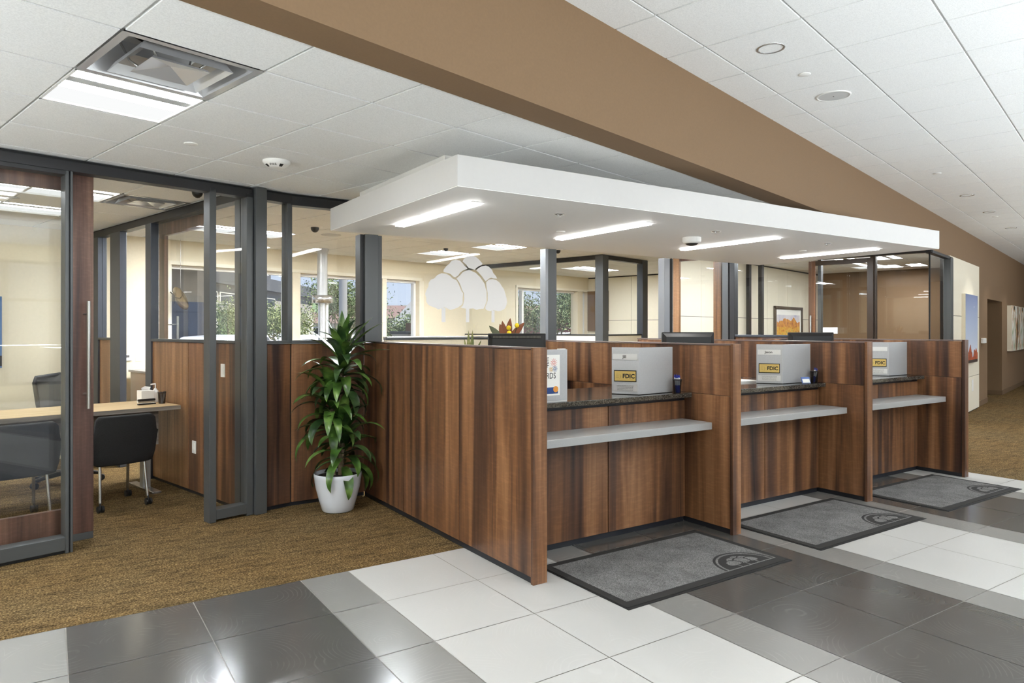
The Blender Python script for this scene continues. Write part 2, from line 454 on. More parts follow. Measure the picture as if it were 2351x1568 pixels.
# ------------------------------------------------------------------ ceilings
BL = lambda k: 1.005+.608*k
CL = lambda k: 3.03+.612*k
def ceiling(name, bs, cs, z, skip, back=True):
    m = MB(); g = .008; t = .012
    for i in range(len(bs)-1):
        for j in range(len(cs)-1):
            if skip(bs[i]+.01, cs[j]+.01): continue
            b0, b1, c0, c1 = bs[i]+g, bs[i+1]-g, cs[j]+g, cs[j+1]-g
            m._add([(b0, c0, z), (b0, c1, z), (b1, c1, z), (b1, c0, z), (b0, c0, z+t), (b0, c1, z+t), (b1, c1, z+t), (b1, c0, z+t)],
                   [(0, 1, 2, 3), (0, 4, 5, 1), (1, 5, 6, 2), (2, 6, 7, 3), (3, 7, 4, 0)], False, 0)
    # exposed grid above the tile edges
    for i, b in enumerate(bs):
        w = .012
        m.box(b-w, b+w, cs[0], cs[-1], z+t-.0005, z+t+.02, 1)
    for c in cs: m.box(bs[0], bs[-1], c-.012, c+.012, z+t, z+t+.02, 1)
    struct(name, m, ['ceiling_tile', 'tee_white'], MB_)
    # slab closing the void above the tiles (recessed fittings reach up into it)
    s = MB(); s.box(bs[0]-.1, bs[-1]+.1, cs[0]+.05, cs[-1]+.1, z+.30, z+.36); struct('ceiling_slab', s, 'white_paint', MB_)
holes = []                                           # (b0,b1,c0,c1) of recessed fittings, lower ceiling
def tl(i0, i1, j0, j1): h = (BL(i0), BL(i1), CL(j0), CL(j1)); holes.append(h); return h
H_lobby_lamp = tl(0, 1, 1, 2); H_diff = tl(0, 1, 0, 1)
H_off1 = tl(0, 2, 6, 7); H_off2 = tl(0, 2, 8, 9); H_offd = tl(2, 3, 6, 7)
H_st1 = tl(4, 6, 8, 9); H_st2 = tl(10, 11, 8, 9); H_st3 = tl(10, 11, 6, 7)
H_mid = tl(16, 18, 8, 9)
H_r1 = tl(19, 20, 1, 2); H_r2 = tl(19, 20, 0, 1); H_r3 = tl(22, 23, 0, 2)
H_st4 = tl(6, 8, 5, 6); H_st5 = tl(10, 12, 3, 4); H_st7 = tl(14, 16, 1, 2)  # lamps added out of sight by the canopy, to brighten the rooms behind
def skip(b, c):
    return any(h[0]-.001 < b < h[1]-.001 and h[2]-.001 < c < h[3]-.001 for h in holes)
bs = [BL(k) for k in range(-9, 25)]; cs = [2.587]+[CL(k) for k in range(0, 11)]+[9.66]
ceiling('ceiling', bs, cs, 2.76, skip)
bs2 = [3.559+.613*k for k in range(-13, 45)]; cs2 = [2.113-.616*k for k in range(14, -1, -1)]+[2.62]
dlb = [4.478, 11.221, 13.060, 15.512, 17.351, 8.156]
ceiling('ceiling_lobby', bs2, cs2, 3.39, lambda b, c: False)

# ------------------------------------------------------------------ beam and brown wall (about half a degree off the ceiling grid)
BR = AB+math.radians(.48)
MR = Matrix.Rotation(BR, 4, 'Z') @ Matrix.Translation((0, -.010, 0))   # frame: p along wall, q across
q0 = 2.372
m = MB(); m.box(-4.6, 12.0, q0, q0+.217, 2.752, 3.40); m.box(12.0, 33, q0, q0+.217, 2.80, 3.40); struct('wall_bulkhead', m, 'brown_wall', MR)
m = MB(); m.box(16.50, 17.87, q0, q0+.12, 0, 2.80); m.box(17.87, 20.05, q0, q0+.12, 2.212, 2.80); m.box(20.05, 33, q0, q0+.12, 0, 2.80)
struct('wall_right', m, 'brown_wall', MR)
m = MB(); m.box(17.75, 17.87, q0+.12, 5, 0, 2.33); m.box(20.05, 20.17, q0+.12, 5, 0, 2.33); m.box(17.75, 20.17, 5, 5.1, 0, 2.33); m.box(17.75, 20.17, q0+.12, 5, 2.212, 2.33)
struct('wall_passage', m, 'brown_wall', MR)
m = MB()
for a, b in ((16.5, 17.87), (20.05, 33)): m.box(a, b, q0-.012, q0, 0, .105)
m.box(20.038, 20.05, q0-.012, 5, 0, .105)
struct('baseboard_right', m, 'brown_trim', MR)
# cream panels on the brown wall
pw = thing('wall_panelling', (13.57, q0, 0), kind='structure', frame=MR)
for z0, z1 in ((.02, .664), (.672, 1.790), (1.798, 2.80)):
    m = MB(); m.box(13.585, 16.5, q0-.045, q0, z0, z1); build('panel', m, 'cream_panel', pw, MR)
m = MB(); m.box(13.59, 16.49, q0-.03, q0+.1, 0, 2.79); build('backing', m, 'black_gap', pw, MR)

# ------------------------------------------------------------------ outer walls of the room
m = MB()
CW = 9.66
def wall_c(m, b0, b1, z0, z1, c0=CW, th=.22): m.box(b0, b1, c0, c0+th, z0, z1)
wall_c(m, -4.6, 3.80, 0, 3.1); wall_c(m, 3.80, 8.10, 0, .90); wall_c(m, 3.80, 8.10, 2.43, 3.1)
wall_c(m, 8.10, 10.75, 0, 3.1); wall_c(m, 10.75, 13.20, 0, .90); wall_c(m, 10.75, 13.20, 2.43, 3.1); wall_c(m, 13.20, 16.4, 0, 3.1)
struct('wall_back', m, 'cream_wall', MB_)
def window(idx, b0, b1, z0, z1, mull, wide=()):
    w = thing('window_%d' % idx, ((b0+b1)/2, CW+.1, z0), kind='structure', frame=MB_)
    m = MB(); f = .045
    m.box(b0, b1, CW+.09, CW+.17, z0, z0+f); m.box(b0, b1, CW+.09, CW+.17, z1-f, z1)
    m.box(b0, b0+f, CW+.09, CW+.17, z0, z1); m.box(b1-f, b1, CW+.09, CW+.17, z0, z1)
    for x in mull: m.box(x-.03, x+.03, CW+.09, CW+.17, z0, z1)
    build('window_frame', m, 'white_paint', w, MB_)
    for x, ww in wide:
        m = MB(); m.box(x-ww/2, x+ww/2, CW-.01, CW+.19, z0, z1); build('mullion', m, 'cream_wall', w, MB_)
    m = MB(); m.box(b0+.02, b1-.02, CW+.12, CW+.13, z0+.02, z1-.02); build('glass_pane', m, 'clear_glass', w, MB_)
    m = MB(); m.box(b0-.06, b1+.06, CW-.03, CW, z1, z1+.05); m.box(b0-.06, b0, CW-.02, CW, z0, z1); m.box(b1, b1+.10, CW-.02, CW, z0, z1); build('casing', m, 'cream_panel', w, MB_)
    return w
window(1, 3.80, 8.10, .90, 2.43, [5.53, 7.24], [(5.66, .13), (7.33, .09)])
window(2, 10.75, 13.20, .90, 2.43, [11.02], [(12.91, .19)])
m = MB(); m.box(13.22, 13.34, 5.42, 9.66, 0, 2.76); struct('wall_middle_office', m, 'cream_wall', MB_)
m = MB(); m.box(9.42, 15.9, 5.32, 5.42, 0, 2.76); struct('wall_partition', m, 'cream_wall', MB_)
def panels(name, axis, pos, a0, a1, seams, zs=((.02, 1.760), (1.767, 2.735)), d=-.012):
    w = thing(name, (pos, a0, 0) if axis == 'c' else (a0, pos, 0), kind='structure', frame=MB_)
    e = [a0]+list(seams)+[a1]
    for p, q in zip(e, e[1:]):
        for z0, z1 in zs:
            m = MB()
            if axis == 'b': m.box(p+.003, q-.003, pos+d, pos, z0, z1)
            else: m.box(pos+d, pos, p+.003, q-.003, z0, z1)
            build('panel', m, 'cream_panel', w, MB_)
    m = MB()
    if axis == 'b': m.box(a0, a1, pos+d*.5, pos, .02, 2.76)
    else: m.box(pos+d*.5, pos, a0, a1, .02, 2.76)
    build('backing', m, 'black_gap', w, MB_)
panels('wall_panelling_office', 'b', 5.32, 9.42, 15.75, [10.35, 11.6, 13.0, 14.0, 15.02])
panels('wall_panelling_corridor', 'c', 13.22, 5.5, 9.64, [6.6, 7.7, 8.46, 9.15])
m = MB(); m.box(15.75, 15.87, 2.60, 5.32, 0, 2.77); struct('wall_right_office', m, 'brown_wall', MB_)
# lobby shell behind the camera: a wall with tall glazed bays, and two plain end walls
m = MB()
m.box(-4.6, 33, -6.75, -6.55, 0, .35); m.box(-4.6, 33, -6.75, -6.55, 3.05, 3.7)
bb = -4.6
while bb < 32:
    m.box(bb, bb+.5, -6.75, -6.55, .35, 3.05); bb += 3.2
struct('wall_front', m, 'cream_wall', MB_)
m = MB(); m.box(-4.75, -4.6, -6.75, 9.9, 0, 3.8); struct('wall_left', m, 'cream_wall', MB_)
m = MB(); m.box(33, 33.15, -6.75, 9.9, 0, 3.8); struct('wall_hall_end', m, 'brown_wall', MB_)
k = 3
bb = -4.1
while bb < 28:
    w = thing('window_%d' % k, (bb+1.35, -6.65, .35), kind='structure', frame=MB_); k += 1
    m = MB()
    for x in (bb+.03, bb+1.35, bb+2.67): m.box(x-.03, x+.03, -6.70, -6.60, .35, 3.05)
    for z in (.38, 2.2, 3.02): m.box(bb, bb+2.7, -6.70, -6.60, z-.03, z+.03)
    build('window_frame', m, 'anodised_dark', w, MB_); bb += 3.2

# ------------------------------------------------------------------ glazed office fronts
CO = 5.60
ZC = 2.755
def bar(name, mb, mat, par, bev=.003): return build(name, mb, mat, par, MB_, bev)
def pane(mb, par, frame=MB_): return build('glass_pane', mb, 'clear_glass', par, frame)
wf = thing('wall_office_front', (1.5, CO, 0), kind='structure', frame=MB_)
m = MB(); m.box(-4.6, 2.85, CO-.02, CO+.05, 2.735, ZC); bar('head_gap', m, 'black_gap', wf, 0)
m = MB(); m.box(-4.6, 2.85, CO-.05, CO+.06, 2.665, 2.735); bar('header', m, 'anodised_dark', wf)
m = MB(); m.box(-4.6, 1.49, CO-.05, CO+.06, 2.635, 2.665); bar('header', m, 'anodised_dark', wf)
m = MB(); m.box(1.475, 1.497, CO-.05, CO+.06, 0, 2.665); m.box(1.506, 1.522, CO-.05, CO+.06, 0, 2.665); bar('mullion', m, 'anodised', wf)
m = MB(); m.box(1.497, 1.506, CO-.035, CO+.05, 0, 2.665); bar('mullion_gap', m, 'black_gap', wf, 0)
m = MB(); m.box(-4.6, 1.475, CO-.05, CO+.06, .022, .115); bar('bottom_rail', m, 'anodised', wf)
m = MB(); m.box(-4.6, 1.50, CO-.03, CO+.04, 0, .022); bar('base_gap', m, 'black_gap', wf, 0)
m = MB(); m.box(-4.5, 1.476, CO-.004, CO+.006, .11, 2.64); pane(m, wf)
for b0, b1 in ((2.482, 2.537), (2.795, 2.850)):
    m = MB(); m.box(b0, b1, CO-.05, CO+.06, 0, 2.70); bar('mullion', m, 'anodised', wf)
m = MB(); m.box(2.537, 2.795, CO-.05, CO+.06, .02, .10); bar('bottom_rail', m, 'anodised', wf)
m = MB(); m.box(2.537, 2.795, CO-.004, CO+.006, .09, 2.68); pane(m, wf)
m = MB(); m.box(2.856, 2.957, CO-.085, CO+.10, 0, ZC); bar('post', m, 'anodised', wf)
# sliding timber door hung behind the fixed glass
d1 = thing('door_1', (1.1, CO+.15, 0), kind='structure', frame=MB_)
m = MB(); m.box(1.567, 1.704, CO+.13, CO+.172, .075, 2.69); bar('stile', m, 'door_wood', d1)
m = MB(); m.box(.50, .63, CO+.13, CO+.172, .075, 2.69); bar('stile', m, 'door_wood', d1)
m = MB(); m.box(.63, 1.567, CO+.13, CO+.172, 2.555, 2.69); bar('top_rail', m, 'door_wood', d1)
m = MB(); m.box(.63, 1.567, CO+.13, CO+.172, .075, .27); bar('bottom_rail', m, 'door_wood', d1)
m = MB(); m.box(.50, 1.704, CO+.135, CO+.167, .022, .075); bar('bottom_channel', m, 'anodised', d1)
m = MB(); m.box(.62, 1.57, CO+.147, CO+.155, .26, 2.565); pane(m, d1)
m = MB(); m.box(1.553, 1.567, CO+.128, CO+.174, .27, 2.555); bar('glazing_gasket', m, 'black_gap', d1, 0)
h = build('door_handle', MB().tube([(1.652, CO+.065, .985), (1.652, CO+.065, 1.765)], .012, 14), 'steel', d1, MB_)
for z in (1.09, 1.67):
    build('standoff', MB().tube([(1.652, CO+.065, z), (1.64, CO+.13, z)], .008, 10), 'steel', h, MB_)
# storefront beyond the post: a short bay, then a bay turned to the teller grid
ws = thing('wall_storefront', (2.96, CO, 0), kind='structure', frame=MB_)
m = MB(); m.box(2.957, 3.216, CO-.05, CO+.06, 2.665, 2.735); bar('header', m, 'anodised_dark', ws)
m = MB(); m.box(2.957, 3.216, CO-.02, CO+.05, 2.735, ZC); bar('head_gap', m, 'black_gap', ws, 0)
m = MB(); m.box(3.172, 3.216, CO-.045, CO+.06, 1.455, 2.665); bar('mullion', m, 'anodised', ws)
m = MB(); m.box(2.957, 3.216, CO-.045, CO+.055, 1.432, 1.462); bar('sill_rail', m, 'anodised', ws)
m = MB(); m.box(2.957, 3.172, CO-.004, CO+.006, 1.46, 2.67); pane(m, ws)
m = MB(); m.box(2.960, 3.205, CO-.03, CO+.04, .035, 1.43); bar('wood_panel', m, 'walnut', ws)
m = MB(); m.box(2.957, 3.216, CO-.01, CO+.03, 0, 1.43); bar('base_gap', m, 'dark_kick', ws, 0)
P0 = Vector((*bw(3.214, CO), 0)); P1 = Vector((2.462, 6.225, 0))
d = (P1-P0); L = d.length; ang = math.atan2(d.y, d.x)
MS = Matrix.Translation(P0) @ Matrix.Rotation(ang, 4, 'Z')
wt = thing('wall_storefront_return', (0, 0, 0), kind='structure', frame=MS)
def sb(name, x0, x1, y0, y1, z0, z1, mat, bev=.003):
    m = MB(); m.box(x0, x1, y0, y1, z0, z1); return build(name, m, mat, wt, MS, bev)
sb('header', 0, L+.05, -.05, .06, 2.655, 2.735, 'anodised_dark'); sb('head_gap', 0, L+.05, -.02, .05, 2.735, ZC, 'black_gap', 0)
sb('sill_rail', 0, L, -.045, .055, 1.432, 1.462, 'anodised')
sb('wood_panel', .008, L-.01, -.03, .04, .035, 1.43, 'walnut'); sb('base_gap', 0, L, -.01, .03, 0, 1.43, 'dark_kick', 0)
sb('glass_pane', .0, L, -.004, .006, 1.46, 2.66, 'clear_glass', 0)

# partition between the office and the staff room (runs back to the window wall)
B1 = 2.86
wp = thing('wall_inner_partition', (B1, 7.5, 0), kind='structure', frame=MB_)
def pb(name, c0, c1, z0, z1, mat, d0=-.05, d1=.05, bev=.003):
    m = MB(); m.box(B1+d0, B1+d1, c0, c1, z0, z1); return bar(name, m, mat, wp, bev)
pb('header', 5.70, 9.60, 2.665, 2.735, 'anodised_dark'); pb('head_gap', 5.70, 9.62, 2.735, ZC, 'black_gap', -.03, .03, 0)
pb('mullion', 9.30, 9.60, 0, 2.67, 'anodised_blue'); pb('mullion', 8.56, 8.88, 0, 2.67, 'anodised_blue', -.05, .02)
pb('mullion', 7.66, 7.81, 0, 2.67, 'anodised_blue', -.05, .03); pb('mullion', 5.70, 5.80, 0, 2.67, 'anodised')
pb('sill_rail', 5.80, 7.66, 1.435, 1.462, 'anodised'); pb('sill_rail', 8.88, 9.30, 1.435, 1.462, 'anodised')
pb('wood_panel', 6.785, 7.81, .03, 1.434, 'walnut_light', -.032, .03); pb('wood_panel', 5.80, 6.78, .03, 1.434, 'walnut', -.032, .03)
pb('wood_panel', 8.88, 9.30, .03, 1.434, 'walnut_light', -.03, .03)
pb('base_gap', 5.8, 7.8, 0, .03, 'dark_kick', -.02, .02, 0)
for c0, c1 in ((5.80, 7.66), (8.88, 9.30)):
    m = MB(); m.box(B1-.005, B1+.005, c0, c1, 1.46, 2.67); pane(m, wp)
d2 = thing('door_2', (B1+.12, 7.2, 0), kind='structure', frame=MB_)
def db(name, c0, c1, z0, z1, mat, bev=.002):
    m = MB(); m.box(B1+.10, B1+.14, c0, c1, z0, z1); return bar(name, m, mat, d2, bev)
db('stile', 6.58, 6.74, .05, 2.69, 'door_wood'); db('stile', 7.70, 7.84, .05, 2.69, 'door_wood')
db('top_rail', 6.74, 7.70, 2.555, 2.69, 'door_wood'); db('bottom_rail', 6.74, 7.70, .05, .26, 'door_wood')
m = MB(); m.box(B1+.117, B1+.123, 6.73, 7.71, .25, 2.56); pane(m, d2)
h2 = build('door_handle', MB().tube([(B1+.21, 7.63, 1.0), (B1+.21, 7.63, 1.70)], .012, 12), 'steel', d2, MB_)
build('standoff', MB().tube([(B1+.21, 7.63, 1.61), (B1+.14, 7.72, 1.61)], .008, 8), 'steel', h2, MB_)

# middle office: glass along b = 9.25 and a short front at c = 6.47
B2 = 9.25
wm = thing('wall_middle_office_glass', (B2, 6.47, 0), kind='structure', frame=MB_)
def qb(name, b0, b1, c0, c1, z0, z1, mat, bev=.003):
    m = MB(); m.box(b0, b1, c0, c1, z0, z1); return bar(name, m, mat, wm, bev)
qb('header', B2-.05, B2+.05, 6.55, 9.63, 2.69, ZC, 'anodised_dark'); qb('header', 9.35, 10.53, 6.42, 6.52, 2.69, ZC, 'anodised_dark')
qb('post', B2-.075, B2+.085, 6.41, 6.56, 0, ZC, 'anodised')
qb('sill_rail', B2-.04, B2+.04, 6.56, 9.63, 1.455, 1.478, 'anodised_dark'); qb('sill_rail', 9.335, 10.40, 6.43, 6.51, 1.455, 1.478, 'anodised_dark')
qb('cream_base', B2-.03, B2+.03, 6.56, 9.63, .03, 1.455, 'cream_panel'); qb('cream_base', 9.335, 10.40, 6.44, 6.50, .03, 1.455, 'cream_panel')
qb('mullion', 10.37, 10.53, 6.41, 6.53, 0, ZC, 'anodised_blue')
for a in ((B2-.005, B2+.005, 6.56, 9.63), (9.335, 10.38, 6.465, 6.475)):
    m = MB(); m.box(*a, 1.475, 2.70); pane(m, wm)
# sliding door and glazed partition on the same line, nearer the tellers
d3 = thing('door_3', (B2, 4.85, 0), kind='structure', frame=MB_)
def d3b(name, c0, c1, z0, z1, mat, b0=-.025, b1=.025):
    m = MB(); m.box(B2+b0, B2+b1, c0, c1, z0, z1); return bar(name, m, mat, d3, .002)
d3b('stile', 5.085, 5.185, .03, 2.70, 'walnut_light'); d3b('stile', 4.430, 4.545, .03, 2.70, 'walnut_light')
d3b('top_rail', 4.545, 5.085, 2.56, 2.70, 'door_wood'); d3b('bottom_rail', 4.545, 5.085, .03, .25, 'door_wood')
m = MB(); m.box(B2-.005, B2+.005, 4.54, 5.09, .24, 2.57); pane(m, d3)
wg = thing('wall_glazed_partition', (B2, 3.8, 0), kind='structure', frame=MB_)
for c0, c1, mt in ((4.305, 4.395, 'anodised'), (4.215, 4.285, 'anodised_dark')):
    m = MB(); m.box(B2-.06, B2+.06, c0, c1, 0, ZC); bar('post', m, mt, wg)
m = MB(); m.box(B2-.05, B2+.05, 3.20, 4.215, 1.455, 1.485); bar('sill_rail', m, 'anodised_blue', wg)
m = MB(); m.box(B2-.03, B2+.03, 3.20, 4.215, .03, 1.455); bar('wood_base', m, 'walnut', wg)
m = MB(); m.box(B2-.05, B2+.05, 3.20, 5.25, 2.70, ZC); bar('header', m, 'anodised_dark', wg)
m = MB(); m.box(B2-.004, B2+.004, 3.20, 4.215, 1.48, 2.70); pane(m, wg)

# right office: glass front square to the brown wall, with a glass corner
BF = 12.10
wr = thing('wall_right_office_front', (BF, 3.5, 0), kind='structure', frame=MB_)
def rb(name, c0, c1, z0, z1, mat, b0=-.05, b1=.05, bev=.003):
    m = MB(); m.box(BF+b0, BF+b1, c0, c1, z0, z1); return bar(name, m, mat, wr, bev)
rb('header', 2.40, 5.31, 2.73, 2.80, 'anodised_dark'); rb('mullion', 5.25, 5.305, 0, 2.73, 'anodised_dark'); rb('mullion', 5.02, 5.085, 0, 2.73, 'anodised_dark')
rb('mullion', 4.01, 4.065, 0, 2.73, 'anodised'); rb('mullion', 3.175, 3.255, 0, 2.73, 'frame_dark')
for c0, c1 in ((4.20, 5.02), (3.255, 4.01), (2.45, 3.175)):
    m = MB(); m.box(BF-.006, BF+.006, c0, c1, .03, 2.73); pane(m, wr)
m = MB(); m.box(BF, 13.37, 2.430, 2.442, .03, 2.72); pane(m, wr)
m = MB(); m.box(BF-.03, 13.57, 2.39, 2.48, 2.72, 2.765); bar('header', m, 'anodised_dark', wr)
m = MB(); m.box(13.34, 13.56, 2.38, 2.49, 0, 2.75); bar('post', m, 'anodised', wr)
m = MB(); m.box(BF-.010, BF+.010, 2.425, 2.445, .03, 2.73); bar('glass_joint', m, 'black_gap', wr, 0)
d4 = thing('door_4', (BF, 3.7, 0), kind='structure', frame=MB_)
def d4b(name, c0, c1, z0, z1, mat):
    m = MB(); m.box(BF-.09, BF-.055, c0, c1, z0, z1); return bar(name, m, mat, d4, .002)
d4b('stile', 4.09, 4.20, .03, 2.70, 'walnut'); d4b('stile', 3.20, 3.29, .03, 2.70, 'frame_dark')
d4b('top_rail', 3.29, 4.09, 2.625, 2.70, 'frame_dark'); d4b('bottom_rail', 3.29, 4.09, .03, .22, 'walnut')
m = MB(); m.box(BF-.076, BF-.070, 3.28, 4.10, .21, 2.63); pane(m, d4)
build('door_handle', MB().tube([(BF-.14, 4.15, 1.0), (BF-.14, 4.15, 1.79)], .013, 12), 'steel', d4, MB_)

# teller-side glass wall with the tree mark: posts stand behind each divider
YG = 5.95
wl = thing('wall_teller_glass', (3.4, YG, 0), kind='structure')
def gb(name, x0, x1, y0, y1, z0, z1, mat, bev=.003):
    m = MB(); m.box(x0, x1, y0, y1, z0, z1); return build(name, m, mat, wl, MW, bev)
gb('post', 2.345, 2.47, YG-.06, YG+.13, 1.4485, 2.412, 'anodised'); gb('post', 2.315, 2.345, YG-.02, YG+.1, 1.4485, 2.412, 'anodised_dark')
gb('post', 2.47, 2.523, YG-.02, YG+.08, 1.4485, 2.412, 'anodised')
gb('post', 4.353, 4.388, YG-.05, YG+.05, 1.449, 2.412, 'silver_frame'); gb('post', 4.388, 4.498, YG-.05, YG+.05, .0, 2.412, 'anodised')
gb('post', 6.112, 6.205, YG-.05, YG+.05, 1.449, 2.412, 'silver_frame'); gb('post', 6.205, 6.262, YG-.045, YG+.05, 1.449, 2.412, 'black_gap')
gb('sill_rail', 2.56, 4.353, YG-.05, YG+.05, 1.477, 1.492, 'steel'); gb('sill_rail', 2.56, 4.353, YG-.04, YG+.04, 1.462, 1.477, 'anodised')
gb('cream_base', 2.56, 4.353, YG-.03, YG+.03, .03, 1.462, 'cream_wall')
gb('glass_pane', 2.523, 4.353, YG-.005, YG+.005, 1.49, 2.412, 'clear_glass', 0)

# ------------------------------------------------------------------ canopy over the teller line
CZ0, CZ1 = 2.412, 2.602
cn = thing('ceiling_canopy', (4.9, 4.7, CZ0), 'long white dropped canopy hanging over the teller counters, with strip lights in its underside', 'canopy')
m = MB(); m.box(2.02, 7.85, 3.62, 5.87, CZ0+.004, CZ1); build('fascia_box', m, 'canopy_white_dim', cn, MW, .002)
m = MB(); m.box(2.023, 7.847, 3.623, 5.867, CZ0, CZ0+.004); build('soffit_lit_skin', m, 'canopy_white_lit', cn)  # thin sheet added to carry the lightened underside colour
m = MB(); m.box(2.26, 5.9, 4.23, 5.80, CZ1, 2.758); build('plinth', m, 'white_paint', cn)
LAMP_PTS = []
lab = ['lit strip light in the canopy above the plant end, beside the white corner', 'lit strip light in the canopy above the first teller window with the Jill nameplate',
       'lit strip light in the canopy beside the white dome sensor, above the Jason window', 'lit strip light in the canopy nearest its far end, above the last teller window']
for (x, y0, y1), lb in zip(((2.385, 4.02, 5.24), (3.985, 4.02, 5.19), (5.60, 3.98, 5.14), (7.255, 3.96, 5.10)), lab):
    t = thing('ceiling_strip_light', (x, (y0+y1)/2, CZ0), lb, 'ceiling light', 'strip lights in the canopy')
    m = MB(); w = .040
    m.box(x-w-.006, x-w, y0-.03, y1+.03, CZ0-.003, CZ0-.0004); m.box(x+w, x+w+.006, y0-.03, y1+.03, CZ0-.003, CZ0-.0004)
    m.box(x-w, x+w, y0-.03, y0, CZ0-.003, CZ0-.0004); m.box(x-w, x+w, y1, y1+.03, CZ0-.003, CZ0-.0004)
    build('trim', m, 'white_paint', t)
    m = MB(); m.box(x-w, x+w, y0, y1, CZ0-.014, CZ0-.0006); build('diffuser', m, 'lamp_strip', t)
def disc(name, p, r, h, z, label, cat, mat='white_plastic', group=None, frame=MW):
    m = MB(); m.lathe([(r*.98, z), (r, z-h*.6), (r*.9, z-h), (1e-5, z-h)], p[0], p[1], 28)
    return tag(build(name, m, mat, None, frame, 0, (frame @ Vector((p[0], p[1], z)))[:]), label, cat, group)
def head(p, label):
    t = thing('ceiling_sprinkler', (p[0], p[1], CZ0), label, 'sprinkler', 'small fittings in the canopy')
    m = MB(); m.lathe([(.040, 0), (.040, -.003), (.026, -.004), (.024, -.0005)], 0, 0, 24); local('escutcheon', m, 'steel', t)
    m = MB(); m.tube([(-.010, 0, -.001), (-.010, 0, -.014), (0, 0, -.02), (.010, 0, -.014), (.010, 0, -.001)], .003, 6); m.lathe([(.012, -.018), (.012, -.021)], 0, 0, 12); local('deflector', m, 'chrome', t)
head((3.136, 4.082), 'small open ringed sprinkler in the canopy between the first two strip lights'); head((4.833, 4.054), 'small open ringed sprinkler in the canopy beside the white dome sensor')
head((6.444, 4.02), 'small open ringed sprinkler in the canopy close to the last strip light')
disc('ceiling_sprinkler_cover', (3.706, 4.804), .040, .008, CZ0, 'flat white sprinkler cover in the canopy at the end of the second strip light', 'sprinkler', 'white_plastic', 'flat covers in the canopy')
disc('ceiling_sprinkler_cover', (6.797, 4.524), .040, .008, CZ0, 'flat white sprinkler cover in the canopy by the last strip light', 'sprinkler', 'white_plastic', 'flat covers in the canopy')
t = thing('ceiling_fisheye_camera', (4.967, 4.449, CZ0), 'white round fisheye camera with a dark underside on the canopy between two strip lights', 'security camera')
m = MB(); m.lathe([(.085, 0), (.085, -.035), (.078, -.05), (.06, -.056)], 0, 0, 32); local('housing', m, 'white_plastic', t)
m = MB(); m.lathe([(.06, -.0555), (.045, -.068), (.02, -.076), (1e-5, -.078)], 0, 0, 28); local('lens', m, 'black_plastic', t)

# ------------------------------------------------------------------ fittings in the lower ceiling
def troffer(h, label, mat='lamp_white'):
    b0, b1, c0, c1 = h; z = 2.762
    t = thing('ceiling_light', ((b0+b1)/2, (c0+c1)/2, z), label, 'ceiling light', 'recessed fluorescent ceiling lights', frame=MB_)
    g = .003; w = c1-c0
    m = MB()
    m.box(b0+g, b1-g, c0+g, c0+g+.012, z-.002, z+.05); m.box(b0+g, b1-g, c1-g-.012, c1-g, z-.002, z+.05)
    m.box(b0+g, b0+g+.012, c0+g, c1-g, z-.002, z+.05); m.box(b1-g-.012, b1-g, c0+g, c1-g, z-.002, z+.05)
    m.box(b0+g, b1-g, c0+g, c1-g, z+.05, z+.06)
    build('frame', m, 'white_paint', t, MB_)
    a0, a1 = c0+g+.012, c1-g-.012; W = a1-a0
    for f0, f1, mt in ((0, .22, mat), (.36, .60, mat), (.60, 1.0, 'lamp_soft')):
        m = MB(); m.box(b0+g+.012, b1-g-.012, a0+W*f0, a0+W*f1, z+.012, z+.02); build('diffuser', m, mt, t, MB_)
    m = MB(); m.box(b0+g+.012, b1-g-.012, a0+W*.22, a0+W*.36, z+.006, z+.014); build('baffle', m, 'tee_white', t, MB_)
    return t
troffer(H_lobby_lamp, 'square recessed ceiling light next to the chrome air diffuser outside the office')
troffer(H_off1, 'long recessed ceiling light in the glass office, the one beside its air diffuser', 'lamp_office')
troffer(H_off2, 'long recessed ceiling light in the glass office, the one closer to its back wall', 'lamp_office')
troffer(H_st1, 'long recessed staff room ceiling light seen through the narrow glass beside the grey post', 'lamp_staff')
troffer(H_st2, 'square recessed ceiling light right above the frosted tree mark', 'lamp_staff')
troffer(H_st3, 'recessed ceiling light close behind the canopy edge, above the tree mark', 'lamp_staff')
troffer(H_mid, 'recessed ceiling light in the middle office behind the grey corner post')
troffer(H_r1, 'short recessed ceiling light in the glass corner office, over its timber door', 'lamp_corner')
troffer(H_r2, 'short recessed ceiling light in the glass corner office, by the glass corner', 'lamp_corner')
troffer(H_r3, 'long recessed ceiling light in the glass corner office, against its brown wall', 'lamp_corner')
troffer(H_st4, 'added staff room fill light in the ceiling, hidden above the white canopy edge', 'lamp_staff')
troffer(H_st5, 'added fill light in the ceiling above the canopy, over the teller desks')
troffer(H_st7, 'added fill light in the ceiling, hidden by the canopy before the glass corner office')
